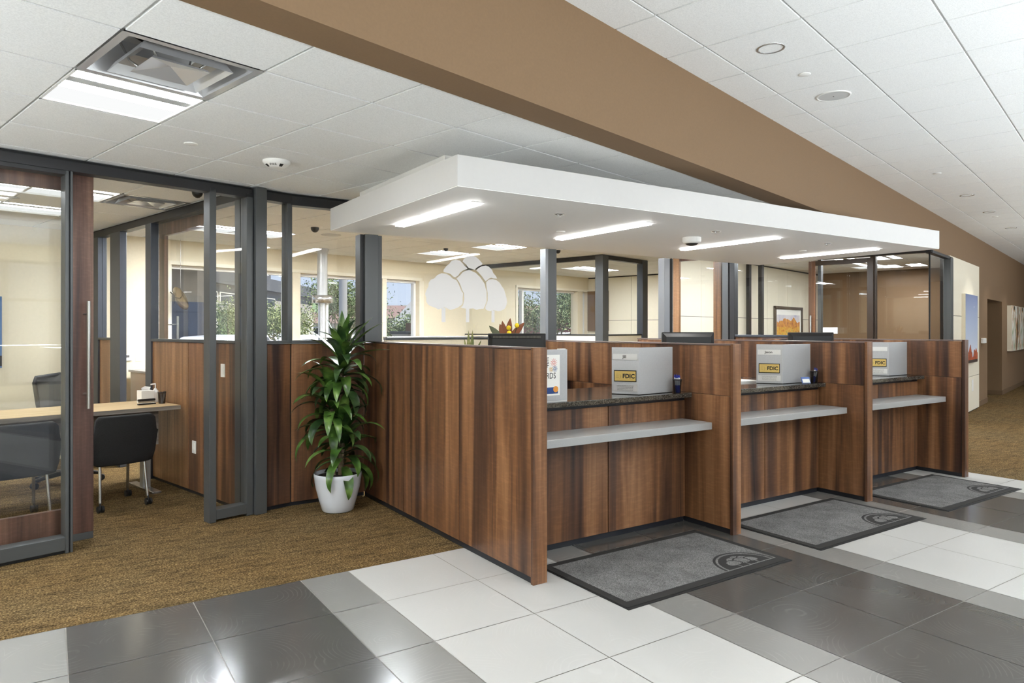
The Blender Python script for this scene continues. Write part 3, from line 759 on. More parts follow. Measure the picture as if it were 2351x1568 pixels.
def diffuser(h, label):
    b0, b1, c0, c1 = h; z = 2.762; cx, cy = (b0+b1)/2, (c0+c1)/2
    t = thing('air_vent', (cx, cy, z), label, 'air vent', 'ceiling air diffusers', frame=MB_)
    def ring(r0, z0, r1, z1, mid=None):
        m = MB(); pr = [(r0, z0)]+([mid] if mid else [])+[(r1, z1)]
        vs = []
        for r, zz in pr: vs += [(-r, -r, zz), (r, -r, zz), (r, r, zz), (-r, r, zz)]
        fs = []
        for i in range(len(pr)-1):
            for k in range(4): fs.append((i*4+k, i*4+(k+1) % 4, (i+1)*4+(k+1) % 4, (i+1)*4+k))
        return m._add(vs, fs)
    R = (b1-b0)/2-.001
    m = ring(R, -.003, R-.035, -.003); m2 = ring(R-.035, -.003, R-.10, .15, (R-.055, .06)); m.v += m2.v; m.f += [tuple(i+8 for i in f) for f in m2.f]; m.sm += m2.sm; m.mi += m2.mi
    m.quad((-R+.10, -R+.10, .15), (R-.10, -R+.10, .15), (R-.10, R-.10, .15), (-R+.10, R-.10, .15))
    local('outer_cone', m, 'lamp_gloss', t)
    m = MB(); m.lathe([(.165, .148), (1e-5, .148)], 0, 0, 28); local('duct_collar', m, 'black_gap', t)
    m = ring(R-.10, -.012, R-.19, .065, (R-.125, .03)); local('middle_cone', m, 'lamp_gloss', t)
    m = ring(R-.175, -.012, R-.185, .0); m2 = ring(R-.175, -.012, .002, .014); m.v += m2.v; m.f += [tuple(i+8 for i in f) for f in m2.f]; m.sm += m2.sm; m.mi += m2.mi
    local('centre_plate', m, 'lamp_gloss', t)
    for sx, sy in ((1, 1), (-1, -1), (1, -1), (-1, 1)):
        local('strut', MB().tube([(sx*.09, sy*.09, 0), (sx*.13, sy*.13, .04), (sx*.17, sy*.17, .149)], .006, 6), 'steel', t)
diffuser(H_diff, 'large shiny square air diffuser beside the ceiling light in front of the glass office')
diffuser(H_offd, 'shiny square air diffuser in the ceiling inside the glass office')
disc('ceiling_sprinkler_cover', (1.917, 4.56), .042, .006, 2.76, 'flat white sprinkler cover in the ceiling before the glass office door opening', 'sprinkler', 'white_plastic', None, MB_)
t = thing('fire_alarm', (2.530, 4.585, 2.76), 'white round ceiling fire alarm lettered FIRE above the grey post', 'fire alarm', frame=MB_)
m = MB(); m.lathe([(.095, 0), (.095, -.012), (.080, -.03), (.055, -.047), (.04, -.05), (1e-5, -.051)], 0, 0, 36); local('housing', m, 'white_plastic', t)
tw = INV[t.name].inverted() @ Vector((0, 0, 0)); F2 = Vector((.5543, .8323, 0)); R2 = Vector((.8323, -.5543, 0))
nrm = (-F2*.55+Vector((0, 0, -.84))).normalized(); up2 = R2.cross(nrm)*-1
text('lettering', 'FIRE', .027, tw-F2*.069+Vector((0, 0, -.0375)), R2, nrm.cross(R2), 'ink_soft', t, .001)
for a0 in (-.95, .62):
    m = MB(); pts = []
    for i in range(6):
        a = a0+.36*i/5; dr = -F2*math.cos(a)+R2*math.sin(a)
        pts.append((dr*.080, dr*.058))
    for (p0, q0_), (p1, q1_) in zip(pts, pts[1:]):
        A, B_, C_, D_ = p0+Vector((0, 0, -.032)), p1+Vector((0, 0, -.032)), q1_+Vector((0, 0, -.0475)), q0_+Vector((0, 0, -.0475))
        m._add([tw+A, tw+B_, tw+C_, tw+D_], [(0, 1, 2, 3)])
    build('vent_slot', m, 'ink', t)
def dome(p, label, r=.048):
    t = thing('ceiling_camera', (p[0], p[1], 2.76), label, 'security camera', 'dome cameras on the ceiling', frame=MB_)
    local('base_plate', MB().lathe([(r*1.9, 0), (r*1.9, -.006), (r*1.3, -.012), (1e-5, -.012)], 0, 0, 24), 'white_plastic', t)
    local('dome', MB().ball((0, 0, -.018), r, 8, 20, 1.1), 'black_plastic', t)
dome((4.44, 7.167), 'dark dome camera on the ceiling above the silver pipe, left of the canopy tip'); dome((6.885, 7.60), 'small dark dome camera by the square ceiling light over the tree mark', .035)
dome((8.191, 6.54), 'small dark dome camera just under the canopy edge beside the middle post', .04); dome((2.60, 6.05), 'pale dome camera in the glass office ceiling corner by the sidelight', .045)
disc('ceiling_speaker', (4.966, 7.643), .125, .008, 2.76, 'round white ceiling speaker beside the top of the silver pipe', 'speaker', 'tee_white', None, MB_)
disc('ceiling_sprinkler_cover', (7.937, 7.527), .042, .006, 2.76, 'small flat cover in the staff room ceiling above the tree mark', 'sprinkler', 'white_plastic', None, MB_)
disc('ceiling_sprinkler_cover', (1.62, 7.62), .042, .006, 2.76, 'small flat cover between the two long lights in the glass office ceiling', 'sprinkler', 'tee_white', None, MB_)
t = thing('pneumatic_pipe', (5.738, 9.061, 0), 'tall silver pipe with a flared top and wide collar before the window', 'pipe', frame=MB_)
local('lower_tube', MB().lathe([(.10, 0), (.10, .02), (.062, .03), (.062, 1.98)], 0, 0, 28), 'steel', t)
local('upper_tube', MB().lathe([(.075, 2.05), (.075, 2.66), (.080, 2.70), (.098, 2.74), (.10, 2.758)], 0, 0, 28), 'grey_metal', t)
local('collar', MB().lathe([(.076, 1.95), (.150, 1.952), (.150, 2.062), (.076, 2.066)], 0, 0, 28), 'steel', t)
local('side_tube', MB().tube([(.05, -.05, .02), (.05, -.05, 1.96)], .02, 10), 'white_plastic', t)

# ------------------------------------------------------------------ fittings in the lobby ceiling
def downlight(b, label):
    t = thing('downlight', (b, 1.805, 3.39), label, 'downlight', 'round downlights in the lobby ceiling', frame=MB_)
    local('trim_ring', MB().lathe([(.088, .0), (.088, -.004), (.078, -.005), (.076, 0)], 0, 0, 32, cap=False), 'steel', t)
    local('reflector', MB().lathe([(.076, -.002), (.070, .004), (.064, .009)], 0, 0, 32, cap=False), 'lamp_gloss', t)
    local('lamp', MB().lathe([(.066, .0085), (1e-5, .0085)], 0, 0, 32, cap=False), 'lamp_down', t)
for b, lb in zip((4.478, 11.2, 13.02, 15.35), ('round downlight in the lobby ceiling, nearest of its row, before the flat discs', 'first small round downlight past the far smoke disc along the brown wall', 'second small round downlight past the far smoke disc along the brown wall', 'third small round downlight past the far smoke disc, almost at the hall corner')):
    downlight(b, lb)
for b, lb in ((5.098, 'flat white disc between the large downlight and the round speaker'), (9.39, 'small flat disc in the lobby ceiling standing alone ahead of the far downlights'), (13.62, 'tiny flat disc beside the second far downlight'), (17.15, 'tiny flat disc deepest in the hall ceiling')):
    disc('ceiling_sprinkler_cover', (b, 1.81), .042, .006, 3.39, lb, 'sprinkler', 'white_plastic', 'flat discs in the lobby ceiling', MB_)
t = thing('ceiling_speaker', (5.72, 1.81, 3.39), 'round white speaker grille in the lobby ceiling', 'speaker', frame=MB_)
local('rim', MB().lathe([(.128, 0), (.126, -.006), (.112, -.007), (.110, -.003)], 0, 0, 36), 'white_plastic', t)
local('grille', MB().lathe([(.110, -.0045), (1e-5, -.0055)], 0, 0, 36), 'tee_white', t)
local('badge', MB().box(-.008, .008, -.003, .003, -.0075, -.0055), 'ink_soft', t)

# ------------------------------------------------------------------ teller dividers, counters, shelves
ZT = 1.438
DIV = [(2.448, 2.553, 6.20), (4.300, 4.392, 5.89), (6.147, 6.235, 6.40), (8.015, 8.096, 6.47)]
dl = ['dark walnut divider wall at the plant end of the teller line, with three tall panels', 'walnut divider wall between the Jill window and the Jason window',
      'walnut divider wall between the Jason window and the last window', 'walnut divider wall closing the far end of the teller line']
seams = [[4.383, 5.317], [4.431, 5.385], [4.454, 5.42], [4.491, 5.45]]
for i, ((x0, x1, y1), lb) in enumerate(zip(DIV, dl)):
    t = thing('teller_divider', ((x0+x1)/2, 3.45, 0), lb, 'partition', 'walnut dividers of the teller line')
    e = [3.478]+seams[i]+[y1]
    for a, b in zip(e, e[1:]):
        rows = ((.04, ZT-.004),) if i == 0 else ((.04, 1.048), (1.051, ZT-.004))
        for z0, z1 in rows:
            m = MB(); m.box(x0+.007, x1-.007, a+.0025, b-.0025, z0, z1); build('panel', m, 'walnut', t, MW, .0015)
    m = MB(); m.box(x0, x1, 3.445, 3.472, 0, ZT+.010); build('end_post', m, 'walnut', t, MW, .0015)
    m = MB(); m.box(x0+.003, x1-.003, 3.472, y1, ZT, ZT+.010); build('top_cap', m, 'cap_trim', t)
    m = MB(); m.box(x0+.014, x1-.014, 3.472, y1, 0, .045); build('toe_kick', m, 'dark_kick', t)
    m = MB(); m.box(x0+.016, x1-.016, 3.472, y1, .045, ZT-.006); build('core', m, 'frame_dark', t)
nm = ['Jill', 'Jason', 'last']
cd = ['walnut front of the Jill teller counter, two tall panels above a dark kick', 'walnut front of the Jason teller counter, two tall panels above a dark kick', 'walnut front of the far teller counter between the last two dividers']
gd = ['polished dark granite top of the Jill counter', 'polished dark granite top of the Jason counter with white papers on it', 'polished dark granite top of the far counter']
sd = ['long grey metal writing shelf along the front of the Jill window', 'long grey metal writing shelf along the front of the Jason window', 'long grey metal writing shelf along the front of the far window']
for i, sx in enumerate((3.472, 5.325, 7.199)):
    a, b = DIV[i][1], DIV[i+1][0]
    t = thing('teller_counter', ((a+b)/2, 4.2, 0), cd[i], 'counter', 'teller counters')
    for p, q in ((a, sx), (sx, b)):
        m = MB(); m.box(p+.004, q-.004, 3.920, 3.940, .045, .985); build('front_panel', m, 'walnut', t, MW, .0015)
    m = MB(); m.box(a+.002, b-.002, 3.945, 4.60, .0, 1.0); build('carcass', m, 'frame_dark', t)
    m = MB(); m.box(a+.002, b-.002, 3.928, 3.945, .985, 1.012); build('gap_strip', m, 'dark_kick', t)
    m = MB(); m.box(a+.002, b-.002, 3.938, 3.947, 0, .045); build('toe_kick', m, 'dark_kick', t)
    m = MB(); m.box(a+.002, b-.002, 3.848, 4.682, 1.014, 1.050)
    tag(build('granite_countertop', m, 'granite', None, MW, .003, ((a+b)/2, 4.2, 1.014)), gd[i], 'countertop', 'granite countertops')
    m = MB(); m.box(a+.002, b-.036, 3.615, 3.918, .786, .840)
    tag(build('writing_shelf', m, 'grey_metal', None, MW, .002, ((a+b)/2, 3.75, .786)), sd[i], 'shelf', 'grey writing shelves')

# privacy screens on the counters
NOTICE = 'Transactions made before the end of today\'s\nbusiness day will be credited the same day.\nSaturday and federal holiday transactions\nwill be credited on the next business day.'
def screen(P0, P1, P2, who, label):
    P0, P1, P2 = Vector(P0), Vector(P1), Vector(P2); zb, zt = 1.0545, 1.418
    t = thing('privacy_screen', (P1.x, P1.y, 1.05), label, 'privacy screen', 'grey privacy screens on the counters')
    th = .014
    def slab(a, b, z0, z1, mat, name, off=0, thk=th, par=t):
        d = (b-a).normalized(); n = Vector((-d.y, d.x))
        if n.y < 0: n = -n
        m = MB(); p = [a+n*off, b+n*off, b+n*(off+thk), a+n*(off+thk)]
        m.prism([tuple(q) for q in p], z0, z1); return build(name, m, mat, par, MW, .001)
    slab(P0, P1, zb, zt, 'screen_grey', 'left_panel'); slab(P1, P2, zb, zt, 'screen_grey', 'right_panel')
    slab(P0, P1, 1.0502, zb, 'black_gap', 'foot', .003, .008); slab(P1, P2, 1.0502, zb, 'black_gap', 'foot', .003, .008)
    r2 = (P1-P0).normalized(); r = Vector((r2.x, r2.y, 0)); W = (P1-P0).length; n = Vector((r2.y, -r2.x, 0))
    if n.y > 0: n = -n
    u = Vector((0, 0, 1))
    def at(f, z, off): q = P0+r2*(W*f); return Vector((q.x, q.y, z))+n*off
    def plate(f0, f1, z0, z1, off, thk, mat, name, par=t):
        m = MB(); o = at(f0, z0, off)
        m.extr([(0, 0), (W*(f1-f0), 0), (W*(f1-f0), z1-z0), (0, z1-z0)], o, r, u, n*thk); return build(name, m, mat, par)
    pl = plate(.05, .93, 1.322, 1.368, 0, .004, 'silver_label', 'name_plate')
    if who: text('lettering', who, .032, at(.47, 1.345, .0044), r, u, 'ink', pl, bold=.018)
    pq = plate(.09, .90, 1.150, 1.240, 0, .004, 'ink', 'plaque')
    plate(.115, .875, 1.157, 1.233, .004, .001, 'gold', 'gold_face', pq)
    text('lettering', 'FDIC', .047, at(.625, 1.193, .0054), r, u, 'ink', pq, sx=.96, bold=.032)
    e = text('emblem', ')', .042, at(.320, 1.194, .0054), r, u, 'ink_gold', pq)
    m = MB()
    for k in range(5): m.extr([(0, 0), (W*.11, 0), (W*.11, .0022), (0, .0022)], at(.16, 1.178+.008*k, .0052), r, u, n*.0003)
    for z, a, b in ((1.2215, .16, .80), (1.2165, .34, .80), (1.168, .36, .80)): m.extr([(0, 0), (W*(b-a), 0), (W*(b-a), .0014), (0, .0014)], at(a, z, .0052), r, u, n*.0003)
    build('emblem_lines', m, 'ink_gold', pq)
    no = plate(.06, .93, 1.076, 1.128, 0, .003, 'silver_label', 'notice_plate')
    text('lettering', NOTICE, .0088, at(.495, 1.1025, .0034), r, u, 'ink', no, .0002, lead=1.25, sx=.86)
screen((3.692, 4.127), (3.805, 3.937), (4.205, 3.968), 'Jill', 'folded grey privacy screen with a Jill name plate and gold plaque')
screen((5.555, 4.182), (5.684, 3.992), (6.118, 3.990), 'Jason', 'folded grey privacy screen with a Jason name plate and gold plaque')
screen((7.482, 4.215), (7.611, 4.025), (7.995, 4.027), None, 'folded grey privacy screen with a blank name plate on the far counter')

# sign holder with a poster behind the first divider
t = thing('sign_holder', (2.89, 3.92, 1.05), 'grey upright sign holder with a white poster, partly behind the first divider', 'sign')
m = MB(); m.box(2.70, 3.078, 3.912, 3.926, 1.0545, 1.417); build('back_board', m, 'screen_grey', t, MW, .001)
m = MB(); m.box(2.70, 3.078, 3.914, 3.924, 1.0502, 1.0545); m.box(3.02, 3.074, 3.926, 3.955, 1.12, 1.422); build('clip_lip', m, 'white_plastic', t)
m = MB(); m.box(2.72, 3.008, 3.9095, 3.912, 1.094, 1.380); ps = build('poster', m, 'paper', t)
Y = 3.9092; Rr, Uu = (1, 0, 0), (0, 0, 1)
text('lettering', 'E', .050, (2.902, Y, 1.343), Rr, Uu, 'ink', ps, align='CENTER'); text('lettering', 'F', .050, (2.902, Y, 1.305), Rr, Uu, 'ink', ps, align='CENTER')
text('lettering', 'RDS', .060, (2.931, Y, 1.232), Rr, Uu, 'ink', ps, sx=.78)
def spark(x, z, r, mat, n=12):
    m = MB()
    for k in range(n):
        a = 2*PI*k/n+.1; d = Vector((math.cos(a), 0, math.sin(a))); e = Vector((-math.sin(a), 0, math.cos(a)))*.0016
        c = Vector((x, Y, z)); m._add([c+d*r*.2-e, c+d*r-e, c+d*r+e, c+d*r*.2+e], [(0, 1, 2, 3)])
    build('starburst', m, mat, ps)
spark(2.956, 1.325, .030, 'red_spark'); spark(2.965, 1.282, .024, 'blue_spark'); spark(2.932, 1.278, .020, 'tan_spark')
m = MB(); m.box(2.73, 2.992, Y-.0003, Y+.0003, 1.107, 1.152); build('banner', m, 'poster_navy', ps)
m = MB(); m.extr([(.022*math.cos(2*PI*k/24), .022*math.sin(2*PI*k/24)) for k in range(24)], (2.972, Y-.0006, 1.138), Rr, Uu, Vector((0, -.0006, 0))); build('seal', m, 'seal_orange', ps)

# pen cups and pens
def cup(p, z, label, mat='mesh_black', frame=MW):
    t = thing('pen_cup', (p[0], p[1], z), label, 'pen cup', frame=frame)
    prof = [(1e-5, .001), (.027, .001), (.034, .105), (.036, .106), (.0365, .103), (.029, .0), (1e-5, 0)]
    local('mesh_wall', MB().lathe([(.027, .004), (.034, .105), (.0365, .108), (.0365, .104), (.029, .0), (1e-5, 0)], 0, 0, 28), mat, t)
    local('rim', MB().lathe([(.0335, .104), (.0385, .106), (.0385, .112), (.0335, .112)], 0, 0, 28), 'black_plastic', t)
    return t
def pen(base, tip, label, group, body='pen_white'):
    b, tp = Vector(base), Vector(tip); d = (tp-b); L = d.length; d.normalize()
    t = thing('ballpoint_pen', b, label, 'pen', group)
    m = MB().tube([b, b+d*L*.42], .0046, 8); build('grip', m, 'pen_blue', t)
    m = MB().tube([b+d*L*.42, b+d*L*.84], .0046, 8); build('barrel', m, body, t)
    m = MB().tube([b+d*L*.84, b+d*L*.94], .0048, 8); m.tube([b+d*L*.94, b+d*L], .0022, 6); build('clip_end', m, 'pen_blue', t)
c1 = (4.172, 3.888)
cup(c1, 1.0502, 'black cup packed with blue and white pens on the Jill counter')
for k in range(11):
    a = 2*PI*k/11; rr = .020 if k % 3 else .009
    x, y = c1[0]+rr*math.cos(a), c1[1]+rr*math.sin(a)
    lean = Vector((-.020, .004, 0)) if k % 2 else Vector((-.012, -.006, 0))
    pen((x*.6+c1[0]*.4+.008, y*.6+c1[1]*.4, 1.054), (x*1.0+lean.x*.3, y+lean.y*.3, 1.192+.004*(k % 3)), 'blue and white ballpoint pen standing in the packed black cup on the Jill counter', 'pens in the packed cup')
c2 = (6.080, 3.925)
cup(c2, 1.0502, 'black cup with a few pens on the Jason counter behind the card holder')
for k, (dx, dy) in enumerate(((.006, .0), (.014, .012), (.018, -.008), (.010, -.018))):
    pen((c2[0]-.006+dx*.2, c2[1]+dy*.3, 1.054), (c2[0]+dx+.010, c2[1]+dy, 1.196-.004*k), 'blue and silver ballpoint pen leaning in the cup on the Jason counter', 'pens in the sparse cup')
t = thing('card_holder', (5.90, 3.895, 1.0502), 'small blue card stand leaning in front of the pen cup on the Jason counter', 'card holder', rz=-.35)
local('cards', MB()._add([(-.045, -.012, .004), (.045, -.012, .004), (.045, .010, .062), (-.045, .010, .062), (-.045, -.006, .004), (.045, -.006, .004), (.045, .016, .062), (-.045, .016, .062)], [(0, 1, 2, 3), (4, 7, 6, 5), (0, 4, 5, 1), (1, 5, 6, 2), (2, 6, 7, 3), (3, 7, 4, 0)]), 'card_blue', t)
local('white_field', MB()._add([(-.038, -.0109, .010), (.038, -.0109, .010), (.038, .0043, .044), (-.038, .0043, .044)], [(0, 1, 2, 3)]).xf(Matrix.Translation((0, -.0022, .0006))), 'paper', t)
local('tray', MB().box(-.05, .05, -.02, .03, 0, .006), 'clear_glass', t)
m = MB(); m.box(-.30, .30, -.11, .11, 0, .016)
o = thing('paper_stack', (5.42, 4.42, 1.0502), 'low white stack of papers on the Jason counter beside the screen', 'papers', rz=-.10)
local('sheets', m, 'paper', o); local('top_sheet', MB().box(-.28, .29, -.10, .10, .0162, .0168), 'paper', o)

# computer monitors, seen from behind
def monitor(p, zt, w, label):
    t = thing('computer_monitor', (p[0], p[1], .765), label, 'monitor', 'black monitors behind the teller counters', rz=math.radians(56.354-90))
    top = zt-.765
    m = MB(); m.box(-w/2, w/2, 0, .03, top-.33, top); local('bezel', m, 'black_plastic', t, .004)
    m = MB(); v = [(-w/2+.012, 0, top-.30), (w/2-.012, 0, top-.30), (w/2-.012, 0, top-.008), (-w/2+.012, 0, top-.008), (-w/2+.04, -.035, top-.26), (w/2-.04, -.035, top-.26), (w/2-.04, -.035, top-.045), (-w/2+.04, -.035, top-.045)]
    m._add(v, [(4, 5, 6, 7), (0, 1, 5, 4), (1, 2, 6, 5), (2, 3, 7, 6), (3, 0, 4, 7)]); local('rear_housing', m, 'black_plastic', t)
    m = MB(); m.box(-w/2+.02, w/2-.02, .0302, .032, top-.31, top-.02); local('display', m, 'screen_black', t)
    m = MB(); m.box(-w/2+.004, w/2-.004, -.001, .029, top, top+.0025); local('top_edge', m, 'monitor_ridge', t)
    n = 34; m = MB()
    for k in range(n):
        x = -w/2+.05+(w-.10)*k/(n-1); m._add([(x-.005, -.0150, top-.020), (x+.004, -.0150, top-.020), (x+.004, -.0345, top-.040), (x-.005, -.0345, top-.040)], [(0, 1, 2, 3)])
    if w < .52: local('vent_ridges', m.xf(Matrix.Translation((0, -.0015, .0005))), 'monitor_ridge', t)
    local('stand', MB().box(-.03, .03, -.03, -.005, .0, top-.2), 'black_plastic', t); local('base', MB().box(-.12, .12, -.12, .10, 0, .015), 'black_plastic', t, .004)
def desk_low(x0, x1, label):
    t = thing('teller_desk', ((x0+x1)/2, 5.1, 0), label, 'desk', 'low teller desks behind the counters')
    m = MB(); m.box(x0+.02, x1-.02, 4.70, 5.35, .735, .765); build('top', m, 'grey_oak', t)
    for x in (x0+.06, x1-.06): build('leg', MB().box(x-.02, x+.02, 4.95, 5.05, 0, .735), 'grey_metal', t)
desk_low(2.56, 4.29, 'low staff desk carrying the monitor behind the Jill counter'); desk_low(4.40, 6.14, 'low staff desk carrying the monitor behind the Jason counter'); desk_low(6.245, 8.005, 'low staff desk carrying the monitor behind the far counter')
monitor((3.378, 5.0), 1.5225, .503, 'black monitor back with ridged vents showing over the plant end divider')
monitor((5.548, 5.02), 1.527, .545, 'black monitor back showing above the Jill screen and divider')
monitor((7.68, 5.0), 1.520, .550, 'black monitor back showing above the Jason screen')

# ------------------------------------------------------------------ tree mark: outlines shared by the glass and the mats
CROWNS = [
 [(640,270),(660,230),(710,190),(770,180),(830,185),(880,220),(940,280),(930,305),(880,330),(840,360),(825,385),(790,375),(745,365),(725,355),(700,320),(665,290)],
 [(360,440),(362,405),(400,355),(440,320),(480,270),(540,250),(600,260),(640,300),(680,345),(715,365),(700,380),(640,405),(600,440),(575,480),(530,510),(500,500),(470,470),(440,455),(400,450)],
 [(845,390),(880,355),(930,325),(990,310),(1040,325),(1090,370),(1110,420),(1150,460),(1170,500),(1110,500),(1080,492),(1040,505),(1015,530),(990,545),(965,520),(945,490),(910,450),(880,420)],
 [(100,770),(120,710),(145,660),(150,610),(180,560),(230,540),(270,490),(330,460),(400,465),(450,490),(490,530),(545,550),(565,580),(590,630),(610,680),(620,710),(645,740),(640,830),(640,890),(620,920),(570,955),(520,975),(460,995),(400,965),(370,950),(340,970),(290,990),(230,960),(180,945),(140,920),(115,880),(118,830)],
 [(550,525),(600,480),(640,430),(700,400),(740,390),(790,410),(840,430),(870,460),(905,490),(940,540),(975,590),(985,640),(1005,700),(1005,800),(1005,850),(980,920),(960,965),(900,970),(850,985),(800,965),(740,970),(680,970),(610,955),(640,930),(655,890),(665,830),(660,740),(630,690),(615,640),(590,580),(565,550)],
 [(1000,560),(1040,520),(1100,510),(1160,525),(1210,560),(1250,620),(1280,660),(1300,720),(1320,790),(1330,860),(1315,920),(1290,960),(1240,990),(1190,1000),(1120,985),(1060,1000),(1010,990),(985,960),(990,925),(1010,880),(1022,840),(1022,730),(1007,650),(1000,600)]]
TRUNKS = [[(333,960),(388,960),(388,1172),(333,1172)], [(690,965),(740,965),(740,1172),(690,1172)], [(1082,990),(1130,990),(1130,1172),(1082,1172)]]
t = thing('tree_decal', (3.43, YG-.006, 1.63), 'large frosted white mark of clustered trees on the staff room glass', 'glass decal')
# the mark's own rectangle on the glass: 0.93 m wide, 0.66 m high
def dec(p): return ((p[0]-100)/1230*.929, (1172-p[1])/992*.655)
for pl, nm2 in [(c, 'crown') for c in CROWNS]+[(c, 'trunk') for c in TRUNKS]:
    m = MB(); m.extr([dec(p) for p in pl], (2.966, YG-.0055, 1.630), (1, 0, 0), (0, 0, 1), Vector((0, -.0012, 0))); build(nm2, m, 'frost', t)

def floor_mat(x0, x1, y0, y1, label):
    t = thing('floor_mat', ((x0+x1)/2, (y0+y1)/2, 0), label, 'mat', 'grey logo mats before the teller windows', rz=.004)
    cx, cy = (x0+x1)/2, (y0+y1)/2
    w, h = (x1-x0)/2, (y1-y0)/2
    local('rubber_base', MB().box(-w, w, -h, h, .0005, .004), 'black_rubber', t, .001)
    local('border', MB().box(-w+.012, w-.012, -h+.022, h-.008, .004, .007), 'mat_black', t)
    local('field', MB().box(-w+.065, w-.065, -h+.085, h-.065, .007, .0095), 'mat_grey', t)
    lg = MB(); R = .243; bx, by = w-.065-R-.012, -h+.090
    def arc(r0, r1, mi, z):
        n = 40; m = []
        vs = [(bx+r*math.cos(PI*k/n), by+r*math.sin(PI*k/n), z) for r in (r0, r1) for k in range(n+1)]
        lg._add(vs, [(k, n+1+k, n+2+k, k+1) for k in range(n)], False, mi)
    arc(R-.018, R, 0, .0098); arc(R-.034, R-.018, 1, .0098); arc(0.0005, R-.034, 0, .0098)
    local('logo_ground', lg, ['mat_black', 'mat_grey'], t)
    lg = MB(); k = .285/1230
    for pl in CROWNS:
        gx, gy = sum(p[0] for p in pl)/len(pl), sum(p[1] for p in pl)/len(pl)
        pl = [(gx+(p[0]-gx)*.88, gy+(p[1]-gy)*.88) for p in pl]
        lg.extr([((p[0]-715)*k, (1172-p[1])*k*.74+.004) for p in pl], (bx, by, .0100), (1, 0, 0), (0, 1, 0), Vector((0, 0, .0006)))
    for x in (360, 715, 1106): lg.extr([((x-715)*k-.004, 0), ((x-715)*k+.004, 0), ((x-715)*k+.004, .06), ((x-715)*k-.004, .06)], (bx, by, .0100), (1, 0, 0), (0, 1, 0), Vector((0, 0, .0005)))
    lg.box(bx-R, bx+R, by-.008, by+.002, .0098, .0104)
    local('logo_trees', lg, 'mat_grey', t)
floor_mat(2.672, 4.172, 2.852, 3.700, 'grey logo mat before the Jill window, nearest mat to the camera'); floor_mat(4.520, 6.010, 2.868, 3.705, 'grey logo mat before the Jason window, middle one of the mats')
floor_mat(6.395, 7.890, 2.880, 3.715, 'grey logo mat before the last teller window, beside the hall carpet')

# ------------------------------------------------------------------ corner plant
def leaf(m, base, az, el, L, droop, w, wall=None, segs=9, mi=0):
    p = Vector(base); d = Vector((math.cos(az)*math.cos(el), math.sin(az)*math.cos(el), math.sin(el)))
    side = Vector((-math.sin(az), math.cos(az), 0)); pts = []
    e = el
    for i in range(segs+1):
        f = i/segs
        pts.append((p.copy(), e, f))
        e -= droop/segs*(.5+1.2*f)
        d = Vector((math.cos(az)*math.cos(e), math.sin(az)*math.cos(e), math.sin(e)))
        p = p+d*L/segs
        if wall: p = wall(p)
    vs, fs = [], []
    for q, ee, f in pts:
        ww = w*(.30+1.2*f if f < .45 else .84)*math.sin(PI*min(1, .10+.90*f)**.9) if f < 1 else 0
        ww = w*max(.02, math.sin(PI*(.12+.88*f))**.8)
        nrm = Vector((-math.cos(az)*math.sin(ee), -math.sin(az)*math.sin(ee), math.cos(ee)))
        a, b = q-side*ww+nrm*ww*.28, q+side*ww+nrm*ww*.28
        if wall: a, b = wall(a), wall(b)
        vs += [a, q, b]
    for i in range(segs):
        fs += [(i*3, i*3+1, i*3+4, i*3+3), (i*3+1, i*3+2, i*3+5, i*3+4)]
    m._add(vs, fs, True, mi)
PX, PY = 2.075, 5.835
t = thing('potted_plant', (PX, PY, 0), 'tall leafy green corn plant in a glossy white pot against the walnut corner', 'plant')
local('pot', MB().lathe([(1e-5, .0), (.125, .0), (.134, .008), (.160, .10), (.186, .20), (.200, .29), (.203, .322), (.199, .326), (.194, .322), (.188, .28)], 0, 0, 48, cap=False), 'white_ceramic', t)
local('soil', MB().lathe([(.193, .292), (.10, .300), (1e-5, .302)], 0, 0, 32, cap=False), 'soil', t)
def wallc(p):
    y = min(p.y, 6.155-PY)
    if p.z > 1.38 and p.x > .20: y = min(y, .025)
    return Vector((min(p.x, 2.435-PX), y, max(p.z, .30 if math.hypot(p.x, p.y) < .2 else .05)))
heads = [((.05, -.02), 1.30, .034), ((-.07, .02), .98, .030), ((.03, .06), .70, .028)]
RR = Vector((.8323, -.5543, 0)); FF = Vector((.5543, .8323, 0))
for k, ((hx, hy), hz, r) in enumerate((((.03, .02), 1.34, .018), ((-.06, .02), 1.00, .017), ((.05, .0), .68, .016))):
    hd = RR*hx+FF*hy
    local('cane', MB().tube([(hd.x*.5, hd.y*.5, .29), (hd.x*.8, hd.y*.8, hz*.6), (hd.x, hd.y, hz)], r, 10), 'cane', t)
    n = (46, 42, 36)[k]
    mA, mB = MB(), MB()
    for i in range(n):
        f = i/n
        az = i*2.39996+k
        el = -.35+1.45*f if k else -.45+1.75*f
        L = random.uniform(.32, .47)*(1.0 if f < .8 else .92)
        z = hz-.30+.32*f+random.uniform(-.02, .02)
        leaf(mA if random.random() < .6 else mB, (hd.x, hd.y, z), az+random.uniform(-.2, .2), el+random.uniform(-.15, .15)+.35, L, random.uniform(1.5, 2.3)*(1-.62*f**2), random.uniform(.036, .050), wallc)
    local('foliage', mA, 'leaf_green', t); local('foliage', mB, 'leaf_dark', t)
mA = MB()
for az, el, L, dr in ((-.62, 1.05, .46, .25), (-.55, .95, .50, .5), (2.6, 1.30, .40, .2), (1.2, 1.45, .44, .2), (-1.4, 1.35, .42, .2), (2.45, .82, .48, .35), (-.7, .35, .46, .35), (-2.4, 1.2, .36, .6)):
    leaf(mA, (.03, -.01, 1.30), az, el, L, dr, .042, wallc)
local('foliage', mA, 'leaf_green', t)

